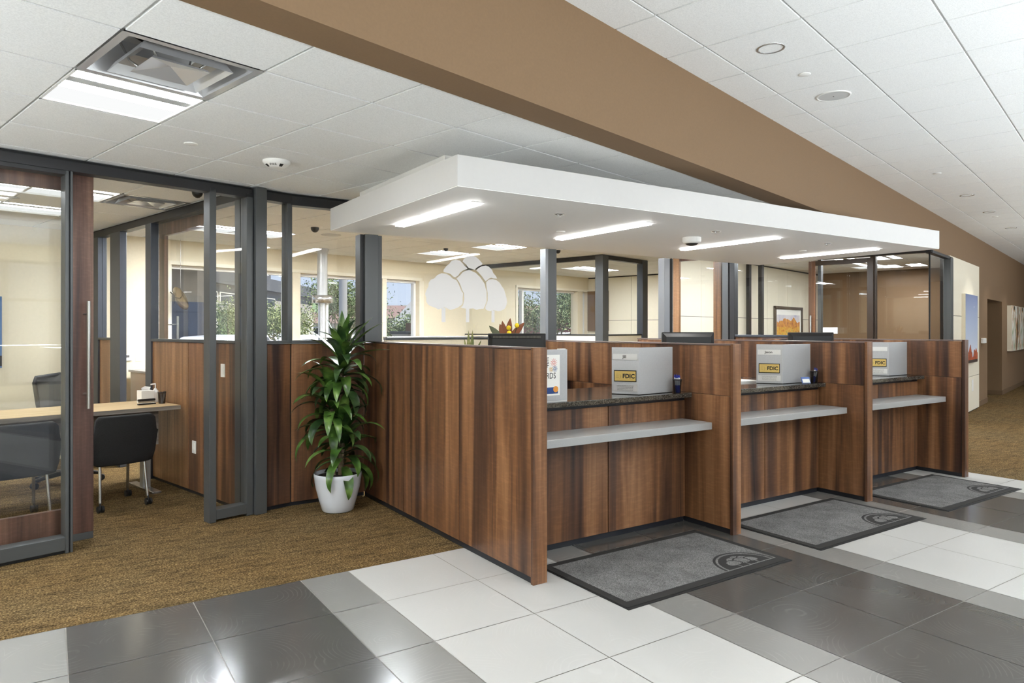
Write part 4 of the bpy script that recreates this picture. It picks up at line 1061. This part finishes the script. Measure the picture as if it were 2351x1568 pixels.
# staff room plants and their low cabinet
t = thing('low_cabinet', (3.4, 5.7, 0), 'low cabinet under the staff room glass, behind the first divider', 'cabinet')
build('body', MB().box(2.62, 4.25, 5.52, 5.90, .02, 1.20), 'walnut', t); build('top', MB().box(2.60, 4.27, 5.50, 5.91, 1.20, 1.225), 'grey_oak', t)
t = thing('flower_vase', (3.67, 5.60, 1.225), 'arrangement of rust leaves and yellow ball flowers above the first monitor', 'flowers')
local('vase', MB().lathe([(1e-5, 0), (.045, 0), (.06, .06), (.035, .16), (.04, .18)], 0, 0, 24, cap=False), 'white_ceramic', t)
for dx, dz, L, a, mt in ((-.02, .22, .26, 2.2, 'olive_leaf'), (-.01, .22, .22, 1.85, 'rust_leaf'), (0, .22, .26, 1.45, 'rust_leaf'), (.0, .20, .26, 1.75, 'rust_leaf'), (.01, .24, .27, .95, 'rust_leaf'), (.015, .22, .26, .42, 'rust_leaf')):
    m = MB(); d = RR*math.cos(a)+Vector((0, 0, math.sin(a))); pd = RR*-math.sin(a)+Vector((0, 0, math.cos(a)))
    b = RR*dx+Vector((0, 0, dz-.03)); vs, fs = [], []
    for i in range(9):
        f = i/8; w = .034*math.sin(PI*(.08+.92*f))**.8 if f < 1 else .001
        q = b+d*L*f-Vector((0, 0, 1))*.05*f*f*abs(math.cos(a)); vs += [q-pd*w, q+FF*-.006, q+pd*w]
    for i in range(8): fs += [(i*3, i*3+1, i*3+4, i*3+3), (i*3+1, i*3+2, i*3+5, i*3+4)]
    local('leaf', m._add(vs, fs, True), mt, t)
for dx, dz in ((.020, .300), (.016, .350), (.095, .372)):
    p = RR*dx+FF*-.02+Vector((0, 0, dz))
    local('stem', MB().tube([(0, 0, .1), tuple(RR*dx*.7+Vector((0, 0, dz*.7))), tuple(p)], .003, 6), 'leaf_dark', t)
    local('flower', MB().ball(p, .0225, 8, 14), 'yellow', t)
t = thing('snake_plant', (3.245, 5.57, 1.225), 'small striped snake plant behind the first divider beside the rust leaves', 'plant')
local('pot', MB().lathe([(1e-5, 0), (.05, 0), (.065, .10), (.06, .10)], 0, 0, 24, cap=False), 'white_ceramic', t)
m = MB()
for dx, L, a in ((-.045, .17, 1.75), (-.03, .20, 1.6), (-.012, .245, 1.62), (.004, .25, 1.5), (.02, .20, 1.5), (.05, .17, 1.15)):
    d = RR*math.cos(a)+Vector((0, 0, math.sin(a))); b = RR*dx*.6+Vector((0, 0, .08)); vs, fs = [], []
    for i in range(7):
        f = i/6; w = .014*(1-f**3)+.0006; q = b+d*L*f; vs += [q-RR*w, q-FF*.005, q+RR*w]
    for i in range(6): fs += [(i*3, i*3+1, i*3+4, i*3+3), (i*3+1, i*3+2, i*3+5, i*3+4)]
    m._add(vs, fs, True)
local('foliage', m, 'snake_leaf', t)

# ------------------------------------------------------------------ glass office
def desk():
    t = thing('office_desk', (1.5, 7.2, 0), 'pale oak desk with a grey wood front panel in the glass office', 'desk', frame=MB_)
    build('desktop', MB().box(-.6, 2.79, 6.87, 7.60, .792, .832), 'oak_top', t, MB_, .002)
    build('edge_band', MB().box(-.6, 2.792, 6.866, 6.872, .792, .830), 'grey_oak', t, MB_)
    build('modesty_panel', MB().box(-.4, 2.66, 7.06, 7.085, .45, .775), 'grey_oak', t, MB_)
    for b in (-.25, 2.60):
        l = build('leg', MB().box(b-.035, b+.035, 7.19, 7.27, .02, .792), 'grey_metal', t, MB_)
        build('foot', MB().box(b-.04, b+.04, 6.93, 7.56, .0, .022), 'steel', l, MB_, .004)
desk()
def guest_chair(label, loc, rz):
    t = thing('guest_chair', loc, label, 'chair', 'black guest chairs in front of the desk', rz=rz, frame=MB_)
    def slab(prof, w, thick, n=9):
        vs, fs = [], []
        N = len(prof)
        for s in (0, 1):
            for (y, z, wf) in prof:
                for k in range(n+1):
                    x = -1+2*k/n; bow = .035*(x*x)
                    vs.append((x*w*wf, y+bow*(.6 if s else 1)+s*thick[0], z+s*thick[1]))
        M1 = n+1
        for i in range(N-1):
            for k in range(n):
                a = i*M1+k; fs.append((a, a+1, a+M1+1, a+M1)); o = N*M1; fs.append((o+a, o+a+M1, o+a+M1+1, o+a+1))
        o = N*M1
        for k in range(n): fs += [(k, o+k, o+k+1, k+1), ((N-1)*M1+k, (N-1)*M1+k+1, o+(N-1)*M1+k+1, o+(N-1)*M1+k)]
        for i in range(N-1): fs += [(i*M1, i*M1+M1, o+i*M1+M1, o+i*M1), (i*M1+n, o+i*M1+n, o+i*M1+M1+n, i*M1+M1+n)]
        return MB()._add(vs, fs, True)
    back = [(-.235, .385, .80), (-.25, .40, .92), (-.262, .48, 1.0), (-.285, .62, 1.03), (-.300, .665, 1.04), (-.302, .672, .985), (-.310, .78, .93), (-.312, .803, .86), (-.308, .812, .80)]
    local('backrest', slab(back, .255, (.055, .004)), 'black_fabric', t)
    local('seat', MB().box(-.245, .245, -.20, .27, .425, .495), 'black_fabric', t, .025)
    local('seat_frame', MB().box(-.20, .20, -.18, .22, .398, .425), 'black_plastic', t)
    for sx, sy in ((-1, -1), (1, -1), (-1, 1), (1, 1)):
        x, y = sx*.185, (-.20 if sy < 0 else .21)
        local('leg', MB().tube([(x*.97, y*.86, .41), (x*1.04, y*1.1, .075)], .0125, 12), 'steel', t)
        q = (x*1.05, y*1.12)
        c = local('caster', MB().tube([(q[0]-.024, q[1]-.01, .029), (q[0]-.006, q[1]-.01, .029)], .029, 18), 'black_rubber', t)
        local('caster', MB().tube([(q[0]+.006, q[1]-.01, .029), (q[0]+.024, q[1]-.01, .029)], .029, 18), 'black_rubber', t)
        local('caster_fork', MB().tube([(q[0], q[1]-.01, .03), (q[0], q[1], .08)], .008, 8), 'black_plastic', t)
    return t
gc = guest_chair('black upholstered guest chair at the desk, seen clear in the open doorway', (2.19, 6.80, 0), .03)
dup(gc, (1.44, 6.78, 0), .02, 'black upholstered guest chair seen through the sliding door glass', MB_)
t = thing('task_chair', (2.16, 8.10, 0), 'black mesh backed office chair behind the pale desk', 'chair', frame=MB_, rz=PI)
m = MB(); fr = []
prof = [(-.17, .62), (-.205, .80), (-.235, 1.02), (-.225, 1.07), (0, 1.095), (.225, 1.07), (.235, 1.02), (.205, .80), (.17, .62)]
local('back_frame', MB().tube([(x, -.22-.06*abs(x)/.24*-1, z) for x, z in prof]+[(-.17, -.18, .62)], .021, 10), 'black_plastic', t)
m = MB(); m.extr([(x*.96, z) for x, z in prof], (0, -.205, 0), (1, 0, 0), (0, 0, 1), Vector((0, .008, 0))); local('mesh_back', m, 'mesh_grey', t)
local('seat', MB().box(-.24, .24, -.20, .26, .45, .53), 'black_fabric', t, .03)
local('column', MB().tube([(0, 0, .10), (0, 0, .46)], .028, 14), 'black_plastic', t)
local('back_bar', MB().tube([(0, -.05, .44), (0, -.24, .46), (0, -.22, .66)], .02, 8), 'black_plastic', t)
for k in range(5):
    a = 2*PI*k/5+.3; x, y = .31*math.cos(a), .31*math.sin(a)
    lg = local('base_arm', MB().tube([(0, 0, .115), (x*.6, y*.6, .095), (x, y, .075)], [.03, .024, .016], 8), 'black_plastic', t)
    local('caster', MB().tube([(x-.025*math.sin(a), y+.025*math.cos(a), .03), (x+.025*math.sin(a), y-.025*math.cos(a), .03)], .03, 16), 'black_rubber', lg)
ZD = .8325
t = thing('tissue_box', (2.63, 7.30, ZD), 'pale tissue box at the right end of the pale desk', 'tissue box', frame=MB_)
local('box', MB().box(-.06, .06, -.06, .06, 0, .125), 'paper', t, .003); m = MB()
m._add([(-.035, 0, .125), (.035, 0, .125), (.05, .01, .155), (-.045, -.01, .15), (0, .02, .165)], [(0, 1, 2, 4, 3)]); local('tissue', m, 'white_plastic', t)
t = thing('stapler', (2.585, 7.135, ZD), 'black and silver stapler in front of the tissue box', 'stapler', frame=MB_)
local('base', MB().box(-.085, .075, -.018, .018, 0, .012), 'black_plastic', t, .003); local('magazine', MB().box(-.08, .07, -.012, .012, .018, .032), 'steel', t); local('arm', MB().box(-.085, .072, -.017, .017, .034, .056), 'black_plastic', t, .006)
t = thing('soap_dispenser', (2.725, 7.31, ZD), 'small white pump bottle behind the black pencil cup', 'bottle', frame=MB_)
local('bottle', MB().lathe([(1e-5, 0), (.03, 0), (.032, .01), (.032, .11), (.014, .13), (.012, .14)], 0, 0, 24, cap=False), 'white_plastic', t)
local('pump', MB().tube([(0, 0, .135), (0, 0, .185)], .006, 8).tube([(0, 0, .183), (-.045, 0, .178)], .007, 8), 'white_plastic', t)
tc = cup((2.715, 7.12), ZD, 'black mesh cup of clear pens at the end of the pale desk', frame=MB_)
for k, (dx, dy) in enumerate(((.012, .006), (-.012, .01), (.0, -.014), (.018, -.006))):
    b0 = MB_ @ Vector((2.715+dx*.3, 7.12+dy*.3, ZD+.004)); b1 = MB_ @ Vector((2.715+dx*1.3+.01, 7.12+dy, ZD+.118))
    t = thing('ballpoint_pen', b0, 'pale ballpoint pen in the black mesh cup on the pale desk', 'pen', 'pens in the desk cup')
    build('barrel', MB().tube([b0, b0+(b1-b0)*.9], .0045, 8), 'pen_white', t); build('cap', MB().tube([b0+(b1-b0)*.9, b1], .005, 8), 'black_plastic', t)
def plate(name, b, c, z, axis, sx, sz, label, cat, mat='white_plastic', th=.008, inner=None):
    t = thing(name, (b, c, z), label, cat, frame=MB_)
    m = MB(); m.box(*((-th, 0, -sx/2, sx/2) if axis == 'b' else (-sx/2, sx/2, -th, 0)), -sz/2, sz/2); local('plate', m, mat, t, .002)
    for (a0, a1, z0, z1, mt, nm3) in inner or ():
        m = MB(); m.box(*((-th-.003, -th, a0, a1) if axis == 'b' else (a0, a1, -th-.003, -th)), z0, z1); local(nm3, m, mt, t)
    return t
plate('light_switch', B1-.032, 6.05, 1.195, 'b', .074, .118, 'white rocker switch plate on the walnut panel behind the sidelight glass', 'switch', inner=((-.018, .018, -.035, .035, 'paper', 'rocker'),))
plate('wall_outlet', B1-.032, 6.645, .447, 'b', .076, .118, 'white outlet plate low on the walnut panel by the desk', 'outlet', inner=((-.018, .018, .010, .038, 'paper', 'socket'), (-.018, .018, -.038, -.010, 'paper', 'socket')))
plate('thermostat', 3.255, 9.66, 1.20, 'c', .12, .085, 'white thermostat with a small grey display on the cream back wall', 'thermostat', th=.025, inner=((-.035, .02, -.002, .028, 'ink_soft', 'display'),))
plate('blank_plate', 3.395, 9.66, 1.208, 'c', .078, .118, 'blank white wall plate right of the thermostat', 'wall plate')
t = thing('credenza', (3.55, 9.25, 0), 'cream cabinet with a dark side seen past the open inner doorway', 'cabinet', frame=MB_)
build('body', MB().box(3.26, 3.9, 8.95, 9.55, .02, 1.02), 'cream_panel', t, MB_); build('top', MB().box(3.24, 3.92, 8.93, 9.57, 1.02, 1.045), 'grey_metal', t, MB_)
build('dark_side', MB().box(3.33, 3.9, 8.94, 8.955, .04, .99), 'anodised_dark', t, MB_)
t = thing('wall_picture', (1.55, 9.655, 1.53), 'blue picture on the cream back wall behind the sliding door', 'picture', frame=MB_)
build('canvas', MB().box(1.15, 1.93, 9.635, 9.655, 1.12, 1.935), 'picture_blue', t, MB_); build('dark_band', MB().box(1.15, 1.93, 9.632, 9.636, 1.14, 1.26), 'window_dark', t, MB_)
t = thing('bronze_dish', (3.86, 9.50, 1.97), 'tilted bronze dish with a bent black arm hanging before the office window', 'ornament', frame=MB_)
mm_ = Matrix.Rotation(-.42, 4, 'Y') @ Matrix.Rotation(-1.5, 4, 'Z') @ Matrix.Rotation(PI/2, 4, 'X')
local('dish', MB().lathe([(.165, .0), (.150, -.014), (.10, -.030), (.06, -.036), (.058, -.05), (.02, -.058), (1e-5, -.058)], 0, 0, 36, cap=False).lathe([(.165, .0), (.14, .016), (.07, .03), (1e-5, .034)], 0, 0, 36, cap=False).xf(mm_), 'bronze', t)
local('arm', MB().tube([(-.02, -.06, 0), (-.13, -.09, .01)], .006, 6).tube([(-.17, -.09, .08), (-.12, -.09, .03), (-.115, -.09, -.08)], .009, 6), 'black_plastic', t)
local('hanger', MB().tube([(0, 0, .14), (0, 0, .79)], .0025, 6), 'steel', t)
t = thing('wall_board', (13.20, 9.2, 1.9), 'tan board edge on the panelled wall of the middle office', 'board', frame=MB_)
build('board', MB().box(13.15, 13.205, 9.06, 9.62, 1.52, 2.44), 'brown_trim', t, MB_)

# ------------------------------------------------------------------ pictures and plates on the right
def framed(b0, b1, z0, z1, c, label):
    t = thing('framed_picture', (b0, c, z0), label, 'picture', frame=MB_)
    f = .055
    m = MB(); m.box(b0, b0+f, c-.04, c, z0, z1); m.box(b1-f, b1, c-.04, c, z0, z1); m.box(b0, b1, c-.04, c, z0, z0+f); m.box(b0, b1, c-.04, c, z1-f, z1)
    build('frame', m, 'frame_dark', t, MB_); build('mount', MB().box(b0+f, b1-f, c-.015, c, z0+f, z1-f), 'paper', t, MB_)
    build('print', MB().box(b0+f+.07, b1-f-.07, c-.018, c-.0151, z0+f+.09, z1-f-.11), 'paint_land', t, MB_)
framed(13.29, 14.74, .86, 2.01, 5.306, 'dark framed desert landscape with orange rocks on the panelled wall')
t = thing('sky_canvas', (14.63, q0-.045, .94), 'tall narrow canvas of blue dusk sky over red rocks on the cream panels', 'picture', frame=MR)
build('stretcher', MB().box(14.63, 15.90, q0-.105, q0-.045, .94, 2.20), 'cream_panel', t, MR); build('print', MB().box(14.632, 15.898, q0-.1065, q0-.105, .942, 2.198), 'paint_sky', t, MR)
build('moon', MB().lathe([(.018, 0), (1e-5, 0)], 0, 0, 16).xf(Matrix.Translation((15.50, q0-.108, 1.98)) @ Matrix.Rotation(PI/2, 4, 'X')), 'paper', t, MR)
t = thing('abstract_canvas', (20.95, q0, 1.02), 'white, ochre and green abstract canvas on the brown hall wall', 'picture', frame=MR)
build('stretcher', MB().box(20.95, 22.55, q0-.09, q0, 1.02, 2.15), 'cream_panel', t, MR); build('print', MB().box(20.97, 22.53, q0-.092, q0-.09, 1.03, 2.14), 'paint_abs', t, MR)
t = thing('abstract_canvas', (22.65, q0, 1.02), 'second abstract canvas farther along the brown hall wall, cut by the frame edge', 'picture', frame=MR)
build('stretcher', MB().box(22.65, 24.25, q0-.09, q0, 1.02, 2.15), 'cream_panel', t, MR); build('print', MB().box(22.67, 24.23, q0-.092, q0-.09, 1.03, 2.14), 'paint_abs', t, MR)
t = thing('wall_sensor', (17.15, q0, 1.32), 'small white wall box on the brown wall beside the dark doorway', 'wall sensor', frame=MR)
build('housing', MB().box(17.02, 17.40, q0-.05, q0, 1.27, 1.375), 'white_plastic', t, MR, .01)
t = thing('wall_outlet', (15.72, q0-.045, .49), 'white vertical outlet plate low on the cream panels under the sky canvas', 'outlet', frame=MR)
build('plate', MB().box(15.65, 15.80, q0-.053, q0-.045, .38, .60), 'white_plastic', t, MR)
t = thing('name_sign', (11.9, 3.92, 0), 'small white desk sign before the glass corner office, over the third monitor', 'sign', frame=MB_)
build('post', MB().tube([(11.86, 3.80, 0), (11.86, 3.80, 1.50)], .015, 10).lathe([(.14, 0), (.14, .012), (.02, .02)], 11.86, 3.80, 24), 'steel', t, MB_)
build('board', MB().box(11.85, 11.87, 3.69, 3.915, 1.49, 1.59), 'white_plastic', t, MB_)

# ------------------------------------------------------------------ outside
struct('ground', MB().box(-60, 130, 9.95, 160, -.22, -.16), 'asphalt', MB_)
struct('ground_apron', MB().box(-60, 130, -90, -6.8, -.22, -.16), 'asphalt', MB_)
struct('roof_slab', MB().box(-4.8, 33.2, -6.8, 10.4, 3.83, 4.0), 'stucco_grey', MB_)
Fv, Rv = Vector((.5543, .8323, 0)), Vector((.8323, -.5543, 0))
MV = Matrix(((Rv.x, Fv.x, 0, 0), (Rv.y, Fv.y, 0, 0), (0, 0, 1, 0), (0, 0, 0, 1)))    # a street frame: x to the right, y away
def street(name, loc, label, cat, group=None, rz=0): return thing(name, loc, label, cat, group, None, rz, MV)
MVb = MV @ Matrix.Rotation(0, 4, 'Z')
t = street('office_building', (-16.5, 42, -.16), 'grey commercial building with a ribbed parapet across the street', 'building')
def ob(name, x0, x1, y0, y1, z0, z1, mat): return build(name, MB().box(x0, x1, y0, y1, z0, z1), mat, t, MV)
ob('wall', -40, -16.7, 33, 58, -.16, 4.4, 'stucco_grey'); ob('parapet', -40, -16.3, 32.6, 58.5, 4.15, 4.95, 'ribbed_metal')
ob('roof_unit', -19, -17.2, 46.0, 49.5, 4.95, 5.55, 'ribbed_metal')
for y0, y1 in ((34.2, 36.6), (36.9, 39.2), (39.5, 41.8), (44.0, 46.2), (46.5, 48.7)):
    w = ob('window', -16.72, -16.62, y0, y1, 3.02, 3.72, 'stucco_light'); build('pane', MB().box(-16.64, -16.60, y0+.12, y1-.12, 3.10, 3.64), 'window_dark', w, MV)
ob('lower_wall', -16.7, -16.6, 33, 58, -.16, 2.7, 'stucco_light')
for y0, y1 in ((33.2, 35.2), (39.2, 41.4)): ob('green_panel', -16.6, -16.52, y0, y1, -.1, 2.65, 'green_panel')
ob('dark_window', -16.6, -16.52, 36.4, 38.4, -.1, 1.5, 'window_dark')
e = ob('entrance', -16.6, -16.3, 44.4, 48.6, -.1, 2.9, 'stucco_dark'); build('door', MB().box(-16.32, -16.28, 45.0, 46.6, -.1, 2.0), 'window_dark', e, MV)
t = street('utility_shed', (-12.1, 23.5, -.16), 'dark grey block screen outside the office window behind the bronze dish', 'wall')
build('block', MB().box(-11.62, -10.6, 23.4, 24.2, -.16, 3.6), 'stucco_dark', t, MV); build('cap', MB().box(-11.66, -10.56, 23.36, 24.24, 3.6, 3.68), 'stucco_grey', t, MV)
def house(x, y, w, h, label, wall, roof, dp=6):
    t = street('house', (x, y, -.16), label, 'house', 'houses beyond the trees')
    build('walls', MB().box(x-w/2, x+w/2, y, y+dp, -.16, h), wall, t, MV)
    m = MB(); o = .4
    m._add([(x-w/2-o, y-o, h), (x+w/2+o, y-o, h), (x+w/2+o, y+dp+o, h), (x-w/2-o, y+dp+o, h), (x-w/2-o, y+dp/2, h+w*.06+.4), (x+w/2+o, y+dp/2, h+w*.06+.4)], [(0, 1, 5, 4), (2, 3, 4, 5), (0, 4, 3), (1, 2, 5), (0, 3, 2, 1)])
    build('roof', m, roof, t, MV)
    g = build('gable', MB().extr([(-1.6, 0), (1.6, 0), (0, 1.7)], (x+.4, y-.6, h-.6), (1, 0, 0), (0, 0, 1), Vector((0, .5, 0))), 'white_paint', t, MV)
    for dx in (-w*.3, w*.3):
        f = build('window', MB().box(x+dx-.5, x+dx+.5, y-.06, y, h*.35, h*.8), 'white_paint', t, MV); build('pane', MB().box(x+dx-.42, x+dx+.42, y-.08, y-.06, h*.38, h*.77), 'window_dark', f, MV)
house(-7.0, 46, 9, 2.3, 'red roofed white house with a gable seen behind the twisted tree', 'stucco_light', 'roof_red')
house(4.6, 42, 8, 2.2, 'reddish house behind the trees of the middle office window', 'wall_red', 'roof_red')
house(-16.5, 74, 14, 2.2, 'low pale house far behind the street trees', 'stucco_light', 'roof_red')
struct('hill', MB().lathe([(34, -.16), (28, 5), (18, 8.4), (8, 10), (1e-5, 10.5)], -52, 165, 40).lathe([(60, -.16), (50, 4), (30, 7), (1e-5, 8)], 30, 190, 40), 'hill_green', MV)
def tree(x, y, h, label, seed, dens=900, spread=1.5, mat='tree_leaf', low=.42, tr=.08, ls=.10):
    r = random.Random(seed)
    t = street('street_tree', (x, y, -.16), label, 'tree', 'trees across the street')
    tips = []; m = MB()
    def grow(p, d, L, rad, lev):
        pts = [p]; q = p.copy(); dd = d.copy()
        for i in range(4):
            dd = (dd+Vector((r.uniform(-.28, .28), r.uniform(-.28, .28), r.uniform(-.05, .2)))).normalized(); q = q+dd*L/4; pts.append(q.copy())
        m.tube(pts, [rad*(1-.14*i) for i in range(5)], 7)
        if lev == 0: tips.append(q); tips.append(pts[2]); return
        for k in range(3):
            a = r.uniform(0, 2*PI); nd = (dd*.7+Vector((math.cos(a), math.sin(a), r.uniform(.05, .6)))*.75).normalized()
            grow(pts[4] if k else pts[3], nd, L*r.uniform(.6, .85), rad*.55, lev-1)
    grow(Vector((0, 0, 0)), Vector((r.uniform(-.25, .25), r.uniform(-.2, .2), 1)).normalized(), h*low*.80, tr, 3)
    local('trunk', m, 'bark', t)
    f = MB()
    for k in range(int(dens*1.25)):
        c = tips[k % len(tips)]; s = spread*.26
        p = c+Vector((r.gauss(0, s), r.gauss(0, s), r.gauss(-.05, s*.75)))
        if p.z < h*.26: continue
        a = Vector((r.gauss(0, 1), r.gauss(0, 1), r.gauss(0, 1))).normalized(); b = a.cross(Vector((r.gauss(0, 1), r.gauss(0, 1), r.gauss(0, 1)))).normalized()
        l = ls*.55*r.uniform(.6, 1.5)
        f._add([p-a*l, p+b*l*.35, p+a*l, p-b*l*.35], [(0, 1, 2, 3)])
    tag(local('foliage', f, mat, t), kind='stuff')
def px(p, d): return ((p-1175.5)/1595.16*d, d)
tree(*px(520, 26), 3.0, 'young loose green tree outside before the green panels', 1, 3600, 1.15, ls=.09)
tree(*px(650, 24), 2.9, 'pale tree with a bent trunk outside by the dark entrance', 2, 3000, 1.0, ls=.085)
tree(*px(705, 30), 3.2, 'light leafy tree outside left of the silver pipe', 3, 3800, 1.2, ls=.10)
tree(*px(800, 27), 4.1, 'larger green tree outside right of the silver pipe', 4, 5200, 1.35, 'tree_leaf_deep', ls=.10)
tree(*px(918, 19), 3.6, 'green tree with a thick twisted trunk outside the window left of the tree mark', 5, 5200, 1.05, 'tree_leaf_deep', .34, .15, .075)
tree(*px(1205, 24), 3.6, 'grey green tree outside between the tree mark and the middle post', 6, 4200, 1.2, 'tree_leaf_deep', ls=.09)
tree(*px(1295, 31), 4.4, 'fine leaved tree outside the middle office window', 7, 5600, 1.3, 'tree_leaf_deep', ls=.085)
tree(*px(1372, 26), 3.6, 'leafy tree outside hidden partly by the grey corner post', 8, 5000, 1.3, 'tree_leaf_deep', ls=.09)
def car(x, y, rz, label, col='car_white'):
    t = street('parked_car', (x, y, -.16), label, 'car', 'white cars parked outside', rz)
    prof = [(-2.2, .35), (-2.25, .75), (-2.0, .92), (-1.45, .98), (-.85, 1.52), (.75, 1.57), (1.45, 1.04), (2.1, .88), (2.25, .6), (2.2, .35)]
    m = MB(); m.extr(prof, (0, -.85, 0), (1, 0, 0), (0, 0, 1), Vector((0, 1.7, 0))); local('body', m, col, t, .06)
    m = MB(); m.extr([(-1.25, 1.03), (-.8, 1.46), (.68, 1.50), (1.22, 1.05)], (0, -.875, 0), (1, 0, 0), (0, 0, 1), Vector((0, 1.75, 0))); local('side_windows', m, 'car_glass', t)
    for x1 in (-1.4, 1.4):
        for y1 in (-.86, .70): local('wheel', MB().tube([(x1, y1, .33), (x1, y1+.16, .33)], .33, 20), 'black_rubber', t)
car(*px(520, 19), 1.5, 'white car roof outside before the green panels'); car(*px(630, 36), 1.5, 'white car parked outside under the pale bent tree')
car(*px(738, 19), 1.5, 'white car parked outside behind the silver pipe'); car(*px(868, 25), 1.5, 'white car parked outside under the twisted tree'); car(*px(1290, 37), .1, 'white car parked outside the middle office window')
t = street('menu_board', (*px(945, 16), -.16), 'dark board on a post outside under the twisted tree', 'sign')
local('post', MB().box(-.05, .05, -.05, .05, 0, 1.62), 'stucco_dark', t); local('board', MB().box(-.13, .13, -.08, .05, 1.60, 1.86), 'sign_brown', t)
t = street('utility_box', (*px(925, 14.5), -.16), 'grey flat topped box outside below the dark board', 'utility box')
local('body', MB().box(-.20, .20, -.2, .2, 0, 1.62), 'grey_metal', t); local('lid', MB().box(-.23, .23, -.23, .23, 1.62, 1.68), 'anodised', t)
t = street('lamp_post', (*px(787, 22), -.16), 'pale grey post standing outside right of the silver pipe', 'post')
local('shaft', MB().tube([(0, 0, 0), (0, 0, 6)], .13, 14), 'grey_metal', t); local('foot', MB().lathe([(.22, 0), (.22, .1), (.14, .14)], 0, 0, 20), 'grey_metal', t)

# ------------------------------------------------------------------ light
def area(name, p, sx, sy, power, frame=MB_, col=(.84, .925, 1)):
    l = bpy.data.lights.new(name, 'AREA'); l.shape = 'RECTANGLE'; l.size = sx; l.size_y = sy; l.energy = power; l.color = col
    o = bpy.data.objects.new(name, l); COL.objects.link(o)
    mw = frame @ Matrix.Translation(p); o.matrix_world = mw; o.location = mw.translation; o.rotation_euler = mw.to_euler()
    return o
# unseen fill lights added under the lobby ceiling, out of view
for b in (-2.5, 1.2, 4.9, 8.6, 12.3, 16.0, 20.0):
    for c in (-1.6, -4.2):
        area('lobby_fill', (b, c, 3.375), 1.2, .6, 2.5)
for b in (4.478, 11.2, 13.02, 15.35, 17.8, 20.5):
    l = bpy.data.lights.new('downlight_lamp', 'SPOT'); l.energy = 5 if b < 10 else 24; l.spot_size = math.radians(95 if b < 10 else 80); l.spot_blend = .5; l.shadow_soft_size = .06; l.color = (1, .98, .95)
    o = bpy.data.objects.new('downlight_lamp', l); COL.objects.link(o); o.location = (MB_ @ Vector((b, 1.805, 3.37)))[:]
def uplight(p, sx, sy, power, frame=MB_):  # added upward fill with no fixture, out of view, to lift ceiling brightness
    o = area('fill_uplight', p, sx, sy, power, frame); o.rotation_euler[0] += PI; return o
for b in (-2.2, 1.2, 4.6, 8.0): uplight((b, -2.4, 1.25), 2.4, .8, 80)
for b in (12.0, 16.0, 20.5): uplight((b, -2.8, 1.25), 2.4, .8, 96)
for b in (-2.2, 3.0, 8.0, 14.0): uplight((b, -4.9, 1.25), 2.4, .8, 62)
uplight((-3.0, 3.9, 1.3), .6, 1.8, 185)
for b in (-3.0, -.9): area('left_fill', (b, 7.1, 2.74), 1.1, .5, 9)  # unseen fill added in the part of the office beyond the view
area('left_fill', (-2.2, 3.95, 2.74), .5, 1.1, 26)  # another added fill, unseen, in front of the office
sun = bpy.data.lights.new('sun', 'SUN'); sun.energy = 4.5; sun.angle = math.radians(.6); sun.color = (1, .96, .9)
so = bpy.data.objects.new('sun', sun); COL.objects.link(so)
dv = (MB_ @ Vector((-.35, .62, -1.0))).normalized(); so.rotation_euler = dv.to_track_quat('-Z', 'Y').to_euler(); so.location = (0, 0, 20)
w = bpy.data.worlds.new('sky'); S.world = w; w.use_nodes = True; nt = w.node_tree; nt.nodes.clear()
tc = nt.nodes.new('ShaderNodeTexCoord'); sx = nt.nodes.new('ShaderNodeSeparateXYZ'); rp = nt.nodes.new('ShaderNodeValToRGB')
rp.color_ramp.elements[0].position = 0.0; rp.color_ramp.elements[0].color = (.70, .79, .96, 1)
rp.color_ramp.elements[1].position = .6; rp.color_ramp.elements[1].color = (.26, .44, .82, 1)
bg = nt.nodes.new('ShaderNodeBackground'); bg.inputs[1].default_value = .50; wo = nt.nodes.new('ShaderNodeOutputWorld')
nt.links.new(tc.outputs['Generated'], sx.inputs[0]); nt.links.new(sx.outputs['Z'], rp.inputs[0]); nt.links.new(rp.outputs[0], bg.inputs[0]); nt.links.new(bg.outputs[0], wo.inputs[0])
S.view_settings.view_transform = 'Standard'; S.view_settings.look = 'None'; S.view_settings.gamma = 1; S.view_settings.exposure = 1.14
S.view_settings.use_curve_mapping = False
S.cycles.transparent_max_bounces = 40; S.cycles.max_bounces = 14; S.cycles.diffuse_bounces = 6; S.cycles.use_denoising = True
S.cycles.sample_clamp_indirect = 8
